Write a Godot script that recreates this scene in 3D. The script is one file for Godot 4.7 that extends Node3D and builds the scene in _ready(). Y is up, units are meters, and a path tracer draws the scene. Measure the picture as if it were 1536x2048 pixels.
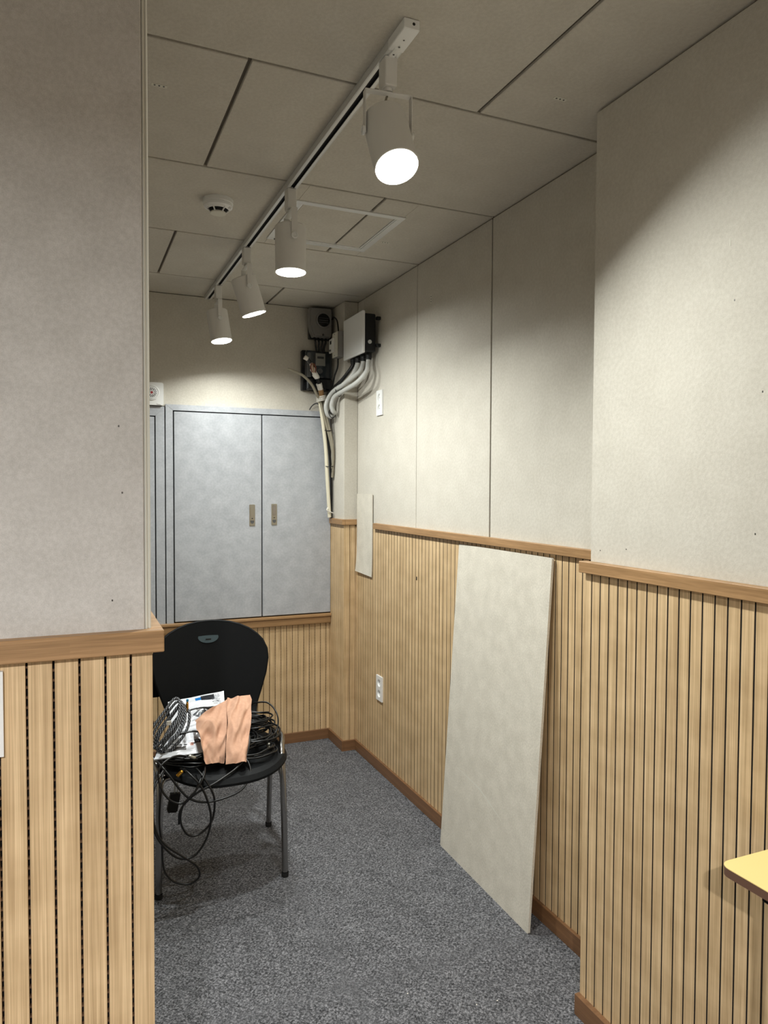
extends Node3D
# A carpeted corner of a practice room: slatted oak wainscot, felt panels, a track of spotlights, a chair heaped with cables.

const YC := 2.448      # ceiling
const XF := 1.4467     # far right slats
const XN := 1.283      # near right slats (the wall steps in)
const XP := 1.3714     # side of the pillar
const ZB := -3.954     # back slats
const ZP := -3.7218    # front of the pillar
const ZN := -1.591     # end of the near right wall
const ZL := -1.060     # slats of the left partition
const XL := 0.106      # right end of the left partition

var M := {}
var names := {}
var rng := RandomNumberGenerator.new()
var wob := FastNoiseLite.new()

func V(x: float, y: float, z: float) -> Vector3:
	return Vector3(x, y, z)

# ---------------------------------------------------------------- nodes
func numbered(called: String) -> String:
	var n: int = names.get(called, -1) + 1
	names[called] = n
	return called if n == 0 else "%s_%03d" % [called, n]

func tag(o: Node, label: String, category: String, group := "", kind := "") -> Node:
	if label: o.set_meta("label", label)
	if category: o.set_meta("category", category)
	if group: o.set_meta("group", group)
	if kind: o.set_meta("kind", kind)
	return o

func thing(called: String, label: String, category: String, at := Vector3.ZERO, group := "", kind := "") -> Node3D:
	var o := Node3D.new()
	o.name = numbered(called)
	add_child(o)
	o.position = at
	tag(o, label, category, group, kind)
	return o

func origin_of(n: Node) -> Vector3:
	var p := Vector3.ZERO
	while n != null and n != self:
		p += (n as Node3D).position
		n = n.get_parent()
	return p

# every shape is written in room coordinates; the node is shifted back by where its parent stands
func obj(called: String, st: SurfaceTool, m: Material, parent: Node = null) -> MeshInstance3D:
	var o := MeshInstance3D.new()
	o.mesh = st.commit()
	o.material_override = m
	o.cast_shadow = GeometryInstance3D.SHADOW_CASTING_SETTING_ON
	if parent == null:
		o.name = numbered(called)
		add_child(o)
	else:
		o.name = called
		parent.add_child(o, true)
		o.position = -origin_of(parent)
	return o

func S() -> SurfaceTool:
	var st := SurfaceTool.new()
	st.begin(Mesh.PRIMITIVE_TRIANGLES)
	return st

# ---------------------------------------------------------------- shapes
func tri(st: SurfaceTool, a: Vector3, b: Vector3, c: Vector3, na: Vector3, nb: Vector3, nc: Vector3, ua := Vector2.ZERO, ub := Vector2.ZERO, uc := Vector2.ZERO) -> void:
	var f := (b - a).cross(c - a)
	if f.length_squared() < 1e-18: return
	if f.dot(na + nb + nc) > 0.0:
		var t := b; b = c; c = t
		t = nb; nb = nc; nc = t
		var u := ub; ub = uc; uc = u
	st.set_normal(na); st.set_uv(ua); st.add_vertex(a)
	st.set_normal(nb); st.set_uv(ub); st.add_vertex(b)
	st.set_normal(nc); st.set_uv(uc); st.add_vertex(c)

func flat(st: SurfaceTool, p: Array, out: Vector3) -> void:
	var n: Vector3 = (p[1] - p[0]).cross(p[2] - p[0])
	if n.length_squared() < 1e-18 and p.size() > 3: n = (p[2] - p[0]).cross(p[3] - p[0])
	n = n.normalized()
	if n.dot(out) < 0.0: n = -n
	for i in range(1, p.size() - 1):
		tri(st, p[0], p[i], p[i + 1], n, n, n)

# chamfered box between two corners, turned by b about its middle
func box(st: SurfaceTool, lo: Vector3, hi: Vector3, bev := 0.0, b := Basis.IDENTITY) -> void:
	var c := (lo + hi) * 0.5
	var h := (hi - lo).abs() * 0.5
	bev = minf(bev, minf(h.x, minf(h.y, h.z)) * 0.9)
	var i := h - Vector3.ONE * bev
	for ax in 3:
		for s in [-1.0, 1.0]:
			var u := (ax + 1) % 3
			var w := (ax + 2) % 3
			var pts := []
			for q in [[-1, -1], [1, -1], [1, 1], [-1, 1]]:
				var v := Vector3.ZERO
				v[ax] = s * h[ax]; v[u] = q[0] * i[u]; v[w] = q[1] * i[w]
				pts.append(c + b * v)
			var n := Vector3.ZERO
			n[ax] = s
			flat(st, pts, b * n)
	if bev <= 0.0: return
	for ax in 3:
		var u := (ax + 1) % 3
		var w := (ax + 2) % 3
		for q in [[-1, -1], [1, -1], [1, 1], [-1, 1]]:
			var pts := []
			for e in [[-1, 0], [1, 0], [1, 1], [-1, 1]]:
				var v := Vector3.ZERO
				v[ax] = e[0] * i[ax]
				v[u] = q[0] * (h[u] if e[1] == 0 else i[u])
				v[w] = q[1] * (i[w] if e[1] == 0 else h[w])
				pts.append(c + b * v)
			var n := Vector3.ZERO
			n[u] = q[0]; n[w] = q[1]
			flat(st, pts, b * n)
	for sx in [-1.0, 1.0]:
		for sy in [-1.0, 1.0]:
			for sz in [-1.0, 1.0]:
				var sg := Vector3(sx, sy, sz)
				flat(st, [c + b * (sg * Vector3(h.x, i.y, i.z)), c + b * (sg * Vector3(i.x, h.y, i.z)), c + b * (sg * Vector3(i.x, i.y, h.z))], b * sg)

# flat outline (points in the plane of ux, uy) pushed along n by depth d
func prism(st: SurfaceTool, at: Vector3, ux: Vector3, uy: Vector3, poly: PackedVector2Array, d: Vector3) -> void:
	var idx := Geometry2D.triangulate_polygon(poly)
	var n := d.normalized()
	for k in range(0, idx.size(), 3):
		var q := []
		for j in 3:
			var p := poly[idx[k + j]]
			q.append(at + ux * p.x + uy * p.y)
		tri(st, q[0], q[1], q[2], -n, -n, -n)
		tri(st, q[0] + d, q[1] + d, q[2] + d, n, n, n)
	var mid := Vector2.ZERO
	for p in poly: mid += p
	mid /= poly.size()
	var turn := -1.0 if Geometry2D.is_polygon_clockwise(poly) else 1.0
	for k in poly.size():
		var a := poly[k]
		var b := poly[(k + 1) % poly.size()]
		var e := (b - a).normalized()
		var o2 := Vector2(e.y, -e.x) * turn
		flat(st, [at + ux * a.x + uy * a.y, at + ux * b.x + uy * b.y, at + ux * b.x + uy * b.y + d, at + ux * a.x + uy * a.y + d], ux * o2.x + uy * o2.y)

func circle2(r: float, n := 24, c := Vector2.ZERO) -> PackedVector2Array:
	var p := PackedVector2Array()
	for k in n: p.append(c + Vector2.from_angle(TAU * k / n) * r)
	return p

func rounded2(w: float, h: float, r: float, n := 5) -> PackedVector2Array:
	var p := PackedVector2Array()
	for k in 4:
		var c := Vector2((w / 2 - r) * (1 if k in [0, 3] else -1), (h / 2 - r) * (1 if k < 2 else -1))
		for j in n + 1: p.append(c + Vector2.from_angle(PI / 2 * (k + float(j) / n)) * r)
	return p

# profile [[radius, along]] turned about axis a from point at
func lathe(st: SurfaceTool, at: Vector3, a: Vector3, prof: Array, seg := 32, hard := true) -> void:
	a = a.normalized()
	var u := a.cross(Vector3.UP if absf(a.y) < 0.9 else Vector3.RIGHT).normalized()
	var w := a.cross(u)
	for k in prof.size() - 1:
		var p: Array = prof[k]
		var q: Array = prof[k + 1]
		var d := Vector2(q[0] - p[0], q[1] - p[1])
		if d.length() < 1e-7: continue
		d = d.normalized()
		var nr := -d.y
		var na := d.x
		for s in seg:
			var t0 := TAU * s / seg
			var t1 := TAU * (s + 1) / seg
			var r0 := u * cos(t0) + w * sin(t0)
			var r1 := u * cos(t1) + w * sin(t1)
			var n0 := (r0 * nr + a * na)
			var n1 := (r1 * nr + a * na)
			var A: Vector3 = at + r0 * p[0] + a * p[1]
			var B: Vector3 = at + r1 * p[0] + a * p[1]
			var C: Vector3 = at + r1 * q[0] + a * q[1]
			var D: Vector3 = at + r0 * q[0] + a * q[1]
			tri(st, A, B, C, n0, n1, n1)
			tri(st, A, C, D, n0, n1, n0)

func smooth_path(p: Array, per := 6, closed := false) -> Array:
	var out := []
	var n := p.size()
	for i in (n if closed else n - 1):
		var a: Vector3 = p[(i - 1 + n) % n] if closed else p[maxi(i - 1, 0)]
		var b: Vector3 = p[i]
		var c: Vector3 = p[(i + 1) % n]
		var d: Vector3 = p[(i + 2) % n] if closed else p[mini(i + 2, n - 1)]
		for k in per:
			out.append(b.cubic_interpolate(c, a, d, float(k) / per))
	if not closed: out.append(p[n - 1])
	return out

func tube(st: SurfaceTool, p: Array, r: float, sides := 8, closed := false, caps := true, r_end := -1.0, vper := 0.0) -> void:
	var n := p.size()
	var frames := []
	var prev := Vector3.ZERO
	for i in n:
		var t: Vector3
		if closed: t = p[(i + 1) % n] - p[(i - 1 + n) % n]
		else: t = p[mini(i + 1, n - 1)] - p[maxi(i - 1, 0)]
		t = t.normalized()
		if prev == Vector3.ZERO: prev = t.cross(Vector3.UP if absf(t.y) < 0.9 else Vector3.RIGHT).normalized()
		prev = (prev - t * prev.dot(t)).normalized()
		frames.append([prev, t.cross(prev), t])
	var run := 0.0
	for i in (n if closed else n - 1):
		var j := (i + 1) % n
		var len: float = (p[j] - p[i]).length()
		var v0 := run
		run += len * vper
		var ra := r if r_end < 0.0 else lerpf(r, r_end, float(i) / (n - 1))
		var rb := r if r_end < 0.0 else lerpf(r, r_end, float(i + 1) / (n - 1))
		for s in sides:
			var t0 := TAU * s / sides
			var t1 := TAU * (s + 1) / sides
			var a0: Vector3 = frames[i][0] * cos(t0) + frames[i][1] * sin(t0)
			var a1: Vector3 = frames[i][0] * cos(t1) + frames[i][1] * sin(t1)
			var b0: Vector3 = frames[j][0] * cos(t0) + frames[j][1] * sin(t0)
			var b1: Vector3 = frames[j][0] * cos(t1) + frames[j][1] * sin(t1)
			var u0 := float(s) / sides
			var u1 := float(s + 1) / sides
			tri(st, p[i] + a0 * ra, p[i] + a1 * ra, p[j] + b1 * rb, a0, a1, b1, Vector2(u0, v0), Vector2(u1, v0), Vector2(u1, run))
			tri(st, p[i] + a0 * ra, p[j] + b1 * rb, p[j] + b0 * rb, a0, b1, b0, Vector2(u0, v0), Vector2(u1, run), Vector2(u0, run))
	if not closed and caps:
		for e in [0, n - 1]:
			var o: Vector3 = frames[e][2] * (-1.0 if e == 0 else 1.0)
			var rr := r if e == 0 or r_end < 0.0 else r_end
			for s in sides:
				var t0 := TAU * s / sides
				var t1 := TAU * (s + 1) / sides
				tri(st, p[e], p[e] + (frames[e][0] * cos(t0) + frames[e][1] * sin(t0)) * rr, p[e] + (frames[e][0] * cos(t1) + frames[e][1] * sin(t1)) * rr, o, o, o)

# a thick sheet over a grid g[row][col] of points
func sheet(st: SurfaceTool, g: Array, thick: float, face := Vector3(0, 0, 1)) -> void:
	var R := g.size()
	var C: int = g[0].size()
	var nr := []
	for r in R:
		var row := []
		for c in C:
			var du: Vector3 = g[r][mini(c + 1, C - 1)] - g[r][maxi(c - 1, 0)]
			var dv: Vector3 = g[mini(r + 1, R - 1)][c] - g[maxi(r - 1, 0)][c]
			var n := du.cross(dv).normalized()
			row.append(n if n.dot(face) >= 0.0 else -n)
		nr.append(row)
	for side in [1.0, -1.0]:
		for r in R - 1:
			for c in C - 1:
				var q := []
				for e in [[0, 0], [0, 1], [1, 1], [1, 0]]:
					var n: Vector3 = nr[r + e[0]][c + e[1]]
					q.append([g[r + e[0]][c + e[1]] + n * (thick * 0.5 * side), n * side, Vector2(float(c + e[1]) / (C - 1), float(r + e[0]) / (R - 1))])
				tri(st, q[0][0], q[1][0], q[2][0], q[0][1], q[1][1], q[2][1], q[0][2], q[1][2], q[2][2])
				tri(st, q[0][0], q[2][0], q[3][0], q[0][1], q[2][1], q[3][1], q[0][2], q[2][2], q[3][2])
	var rim := []
	for c in C: rim.append([0, c])
	for r in range(1, R): rim.append([r, C - 1])
	for c in range(C - 2, -1, -1): rim.append([R - 1, c])
	for r in range(R - 2, 0, -1): rim.append([r, 0])
	var mid: Vector3 = g[R / 2][C / 2]
	for k in rim.size():
		var a: Array = rim[k]
		var b: Array = rim[(k + 1) % rim.size()]
		var pa: Vector3 = g[a[0]][a[1]]
		var pb: Vector3 = g[b[0]][b[1]]
		var na: Vector3 = nr[a[0]][a[1]] * thick * 0.5
		var nb: Vector3 = nr[b[0]][b[1]] * thick * 0.5
		flat(st, [pa + na, pb + nb, pb - nb, pa - na], (pa + pb) * 0.5 - mid)

# ---------------------------------------------------------------- textures
func noise_image(w: int, h: int, freq: float, sd: int, oct := 4, sw := 0, sh := 0, kind := FastNoiseLite.TYPE_SIMPLEX_SMOOTH) -> Image:
	var n := FastNoiseLite.new()
	n.seed = sd
	n.noise_type = kind
	n.frequency = freq
	n.fractal_octaves = oct
	var im := n.get_seamless_image(sw if sw > 0 else w, sh if sh > 0 else h)
	im.convert(Image.FORMAT_L8)
	if sw > 0: im.resize(w, h, Image.INTERPOLATE_CUBIC)
	return im

# mixes noise layers [[image, weight]] about a middle colour; amount is how far the colour swings to dark and light
func blend_texture(w: int, h: int, layers: Array, dark: Color, light: Color) -> ImageTexture:
	var data := PackedByteArray()
	data.resize(w * h * 3)
	var bufs := []
	for l in layers: bufs.append(l[0].get_data())
	var lut := PackedByteArray()
	for k in 256:
		var c := dark.lerp(light, k / 255.0)
		lut.append(int(c.r * 255)); lut.append(int(c.g * 255)); lut.append(int(c.b * 255))
	var wt := PackedFloat32Array()
	for l in layers: wt.append(l[1])
	var nl := layers.size()
	for i in w * h:
		var v := 127.0
		for k in nl: v += (bufs[k][i] - 127) * wt[k]
		var q := clampi(int(v), 0, 255) * 3
		data[i * 3] = lut[q]; data[i * 3 + 1] = lut[q + 1]; data[i * 3 + 2] = lut[q + 2]
	return ImageTexture.create_from_image(Image.create_from_data(w, h, false, Image.FORMAT_RGB8, data))

func bump(im: Image, strength: float) -> ImageTexture:
	var c := im.duplicate() as Image
	c.convert(Image.FORMAT_RGBA8)
	c.bump_map_to_normal_map(strength)
	return ImageTexture.create_from_image(c)

func mat(c: Color, rough := 0.6, metal := 0.0) -> StandardMaterial3D:
	var m := StandardMaterial3D.new()
	m.albedo_color = c
	m.roughness = rough
	m.metallic = metal
	return m

func tex_mat(t: Texture2D, scale: Vector3, rough := 0.7, normal: Texture2D = null, ns := 0.5) -> StandardMaterial3D:
	var m := StandardMaterial3D.new()
	m.albedo_texture = t
	m.roughness = rough
	m.uv1_triplanar = true
	m.uv1_world_triplanar = true
	m.uv1_triplanar_sharpness = 8.0
	m.uv1_scale = scale
	if normal:
		m.normal_enabled = true
		m.normal_texture = normal
		m.normal_scale = ns
	return m

func make_materials() -> void:
	var n := 1024
	# oak veneer with the grain upright: streaks stretched along the height, a faint cross figure
	var s1 := noise_image(n, n, 0.05, 11, 3, n, 32)
	var s2 := noise_image(n, n, 0.02, 12, 3, n, 12)
	var s3 := noise_image(n, n, 0.25, 13, 2, n, 20)
	var fig := noise_image(n, n, 0.012, 14, 4, n / 4, n)
	var oak := blend_texture(n, n, [[s1, 0.45], [s2, 0.40], [s3, 0.8], [fig, 0.34]], Color(0.68, 0.565, 0.41), Color(0.925, 0.81, 0.64))
	M.oak = tex_mat(oak, Vector3(1.6, 0.75, 1.6), 0.5)
	# oak trim with the grain lying
	var r1 := noise_image(n, n / 2, 0.05, 21, 3, 40, n / 2)
	var r2 := noise_image(n, n / 2, 0.02, 22, 3, 14, n / 2)
	var r3 := noise_image(n, n / 2, 0.22, 23, 2, 60, n / 2)
	var oak2 := blend_texture(n, n / 2, [[r1, 0.45], [r2, 0.5], [r3, 0.4]], Color(0.52, 0.395, 0.255), Color(0.74, 0.585, 0.415))
	M.trim = tex_mat(oak2, Vector3(1.1, 4.0, 1.1), 0.45)
	var oak3 := blend_texture(n, n / 2, [[r1, 0.4], [r2, 0.5], [r3, 0.3]], Color(0.40, 0.28, 0.185), Color(0.56, 0.41, 0.28))
	M.base = tex_mat(oak3, Vector3(1.1, 4.0, 1.1), 0.4)
	# pressed felt board: soft clouds, fibre speckle
	var f1 := noise_image(n, n, 0.006, 31, 4)
	var f2 := noise_image(n, n, 0.06, 32, 4)
	var f3 := noise_image(n, n, 0.3, 33, 2)
	var felt := blend_texture(n, n, [[f1, 0.22], [f2, 0.4], [f3, 0.5]], Color(0.715, 0.69, 0.64), Color(0.84, 0.82, 0.775))
	var fb := bump(f2, 1.2)
	M.felt = tex_mat(felt, Vector3(1.2, 1.2, 1.2), 0.95, fb, 0.25)
	var felt2 := blend_texture(n, n, [[f1, 0.3], [f2, 0.42], [f3, 0.5]], Color(0.705, 0.69, 0.665), Color(0.86, 0.845, 0.825))
	M.felt_grey = tex_mat(felt2, Vector3(1.7, 1.7, 1.7), 0.95, fb, 0.3)
	var felt3 := blend_texture(n, n, [[f1, 0.4], [f2, 0.6], [f3, 0.7]], Color(0.745, 0.72, 0.665), Color(0.885, 0.86, 0.805))
	M.felt_board = tex_mat(felt3, Vector3(1.9, 1.9, 1.9), 0.95, bump(f3, 1.5), 0.35)
	M.felt_core = mat(Color(0.84, 0.83, 0.78), 0.95)
	# grey cement-look laminate
	var c1 := noise_image(n, n, 0.008, 41, 5)
	var c2 := noise_image(n, n, 0.05, 42, 3)
	var lam := blend_texture(n, n, [[c1, 0.55], [c2, 0.45], [f3, 0.3]], Color(0.615, 0.625, 0.645), Color(0.745, 0.755, 0.77))
	M.laminate = tex_mat(lam, Vector3(1.3, 1.3, 1.3), 0.5)
	# loop carpet
	var k1 := noise_image(n, n, 0.30, 51, 2, 0, 0, FastNoiseLite.TYPE_VALUE_CUBIC)
	var k2 := noise_image(n, n, 0.62, 52, 1, 0, 0, FastNoiseLite.TYPE_VALUE)
	var k3 := noise_image(n, n, 0.01, 53, 3)
	var carpet := blend_texture(n, n, [[k1, 1.1], [k2, 0.8], [k3, 0.10]], Color(0.14, 0.142, 0.152), Color(0.57, 0.57, 0.585))
	M.carpet = tex_mat(carpet, Vector3(0.75, 0.75, 0.75), 1.0, bump(k1, 3.0), 0.8)
	M.groove = mat(Color(0.055, 0.036, 0.026), 0.9)
	M.bridge = mat(Color(0.33, 0.23, 0.14), 0.8)
	M.backing = mat(Color(0.47, 0.44, 0.395), 0.95)
	M.plain = mat(Color(0.72, 0.68, 0.60), 0.95)
	M.white = mat(Color(0.92, 0.92, 0.91), 0.4)
	M.lampwhite = mat(Color(0.88, 0.87, 0.85), 0.45)
	M.alu = mat(Color(0.84, 0.84, 0.83), 0.35, 0.25)
	M.slot = mat(Color(0.05, 0.05, 0.055), 0.6)
	M.screw = mat(Color(0.35, 0.34, 0.33), 0.4, 0.8)
	M.black = mat(Color(0.06, 0.065, 0.07), 0.55)
	M.black.metallic_specular = 0.25
	M.cable = mat(Color(0.022, 0.022, 0.024), 0.38)
	M.rubber = mat(Color(0.03, 0.03, 0.03), 0.8)
	M.chrome = mat(Color(0.62, 0.61, 0.60), 0.16, 1.0)
	M.steel = mat(Color(0.68, 0.67, 0.63), 0.3, 1.0)
	M.gold = mat(Color(0.83, 0.62, 0.25), 0.25, 1.0)
	M.blue = mat(Color(0.15, 0.55, 0.72), 0.5)
	M.grip = mat(Color(0.23, 0.29, 0.31), 0.45)
	M.meter = mat(Color(0.50, 0.49, 0.475), 0.28)
	M.meterdark = mat(Color(0.05, 0.055, 0.065), 0.25)
	M.boxdark = mat(Color(0.025, 0.028, 0.04), 0.55)
	M.pipe = mat(Color(0.77, 0.77, 0.75), 0.5)
	M.sheath = mat(Color(0.86, 0.83, 0.74), 0.55)
	M.greycable = mat(Color(0.55, 0.52, 0.45), 0.6)
	M.tape = mat(Color(0.88, 0.86, 0.82), 0.6)
	M.tapebrown = mat(Color(0.62, 0.47, 0.30), 0.7)
	M.copper = mat(Color(0.45, 0.20, 0.10), 0.6)
	M.tabletop = mat(Color(0.93, 0.83, 0.56), 0.4)
	M.tableedge = mat(Color(0.40, 0.29, 0.23), 0.6)
	M.red = mat(Color(0.70, 0.22, 0.25), 0.5)
	M.printed = mat(Color(0.30, 0.30, 0.30), 0.7)
	# glowing lens of a spotlight
	var g := StandardMaterial3D.new()
	g.albedo_color = Color(0.9, 0.9, 0.88)
	g.emission_enabled = true
	g.emission = Color(1.0, 0.985, 0.94)
	g.emission_energy_multiplier = 5.0
	M.lens = g
	# smoked cover of the lower meter
	var gl := StandardMaterial3D.new()
	gl.albedo_color = Color(0.25, 0.28, 0.30, 0.35)
	gl.transparency = BaseMaterial3D.TRANSPARENCY_ALPHA
	gl.roughness = 0.08
	M.glass = gl
	# peach cloth
	var w1 := noise_image(512, 512, 0.35, 61, 2)
	var w2 := noise_image(512, 512, 0.02, 62, 3)
	var cl := blend_texture(512, 512, [[w1, 0.4], [w2, 0.4]], Color(0.72, 0.55, 0.45), Color(0.85, 0.68, 0.575))
	M.cloth = tex_mat(cl, Vector3(5, 5, 5), 0.95, bump(w1, 2.0), 0.3)
	# braided sleeve: black with pale threads
	var bi := Image.create_empty(64, 64, false, Image.FORMAT_RGB8)
	bi.fill(Color(0.03, 0.03, 0.04))
	for y in 64:
		for x in 64:
			var a := (x + y) % 32
			var b := (x - y + 128) % 32
			if a < 9 and b > 6: bi.set_pixel(x, y, Color(0.72, 0.73, 0.76))
	var bm := StandardMaterial3D.new()
	bm.albedo_texture = ImageTexture.create_from_image(bi)
	bm.roughness = 0.7
	bm.uv1_scale = Vector3(2, 1, 1)
	M.braid = bm
	M.bag_a = print_mat(1)
	M.bag_b = print_mat(2)

# glossy printed bag: pale plastic with dark product pictures
func print_mat(which: int) -> StandardMaterial3D:
	var im := Image.create_empty(256, 256, false, Image.FORMAT_RGB8)
	im.fill(Color(0.84, 0.85, 0.87))
	rng.seed = 70 + which
	if which == 1:
		im.fill_rect(Rect2i(120, 18, 26, 30), Color(0.12, 0.45, 0.72))
		im.fill_rect(Rect2i(146, 10, 62, 44), Color(0.13, 0.14, 0.16))
		for k in 60:
			im.fill_rect(Rect2i(196 + rng.randi() % 34, 8 + rng.randi() % 80, 3 + rng.randi() % 9, 2), Color(0.18, 0.19, 0.22))
		for y in range(120, 190):
			for x in range(96, 170):
				var d := Vector2(x - 132, y - 150)
				if absf(d.x) + absf(d.y) * 1.1 < 36: im.set_pixel(x, y, Color(0.30, 0.31, 0.33))
				if Vector2(x - 128, (y - 112) * 1.0).length() < 16: im.set_pixel(x, y, Color(0.48, 0.47, 0.46))
		im.fill_rect(Rect2i(150, 110, 56, 40), Color(0.10, 0.10, 0.11))
		for k in 8: im.fill_rect(Rect2i(156 + k * 6, 120 + (k % 3) * 5, 3, 12), Color(0.85, 0.85, 0.86))
	else:
		for y in 256:
			for x in 256:
				var e := Vector2((x - 140) / 95.0, (y - 120) / 60.0)
				if absf(e.length() - 1.0) < 0.07: im.set_pixel(x, y, Color(0.35, 0.36, 0.38))
		im.fill_rect(Rect2i(20, 190, 120, 26), Color(0.30, 0.29, 0.28))
		im.fill_rect(Rect2i(150, 170, 26, 22), Color(0.68, 0.48, 0.42))
		im.fill_rect(Rect2i(182, 140, 60, 34), Color(0.14, 0.14, 0.15))
	var m := StandardMaterial3D.new()
	m.albedo_texture = ImageTexture.create_from_image(im)
	m.roughness = 0.22
	return m

# ---------------------------------------------------------------- room pieces
# vertical boards from a to b along axis (0 = x, 2 = z) whose faces stand at 'front', looking along sign
func slats(w: Node, axis: int, edges: Array, y0: float, y1: float, front: float, sgn: float, gap := 0.0032, deep := 0.009) -> void:
	for k in edges.size() - 1:
		var a: float = edges[k] + (gap * 0.5 if k > 0 else 0.0)
		var b: float = edges[k + 1] - (gap * 0.5 if k < edges.size() - 2 else 0.0)
		var st := S()
		if axis == 2: box(st, V(minf(front, front - sgn * deep), y0, a), V(maxf(front, front - sgn * deep), y1, b), 0.0007)
		else: box(st, V(a, y0, minf(front, front - sgn * deep)), V(b, y1, maxf(front, front - sgn * deep)), 0.0007)
		obj("slat", st, M.oak, w)

# little webs of board left standing in a perforated groove
func webs(w: Node, xs: Array, y0: float, y1: float, front: float, every: float) -> void:
	var st := S()
	for x in xs:
		var y: float = y0 + fposmod(x * 7.3, every)
		while y < y1:
			box(st, V(x - 0.0018, y, front - 0.009), V(x + 0.0018, y + every * 0.22, front - 0.0035))
			y += every
	var o := obj("groove_webs", st, M.bridge, w)
	o.set_meta("kind", "stuff")

func panel(w: Node, lo: Vector3, hi: Vector3, m: Material, called := "panel") -> void:
	var st := S()
	box(st, lo, hi, 0.0015)
	obj(called, st, m, w)

func solid(called: String, lo: Vector3, hi: Vector3, m: Material, parent: Node, bev := 0.0) -> MeshInstance3D:
	var st := S()
	box(st, lo, hi, bev)
	return obj(called, st, m, parent)

func strip(called: String, lo: Vector3, hi: Vector3, m: Material, label: String, category: String, bev := 0.001) -> void:
	var st := S()
	box(st, lo, hi, bev)
	tag(obj(called, st, m), label, category, "", "structure")

func edges_down(first: float, pitch: float, from: float, to: float) -> Array:
	var e := [from]
	var v := first - ceilf((first - from) / pitch) * pitch
	while v < to - 0.004:
		if v > from + 0.004: e.append(v)
		v += pitch
	e.append(to)
	return e

# screw patch: a pale tab with three dark dots, lying on a surface
func patch(w: Node, at: Vector3, ux: Vector3, uy: Vector3, n: Vector3) -> void:
	var st := S()
	var b := Basis(ux, uy, n)
	box(st, at - V(0.019, 0.006, 0.0005), at + V(0.019, 0.006, 0.0005), 0.0, b)
	var p := obj("fixing_patch", st, M.felt_core, w)
	for k in [-1, 0, 1]:
		st = S()
		lathe(st, at + ux * 0.011 * k + n * 0.0004, n, [[0.0027, 0.0], [0.0022, 0.0009], [0.0, 0.0009]], 8)
		obj("screw", st, M.screw, p)

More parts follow.
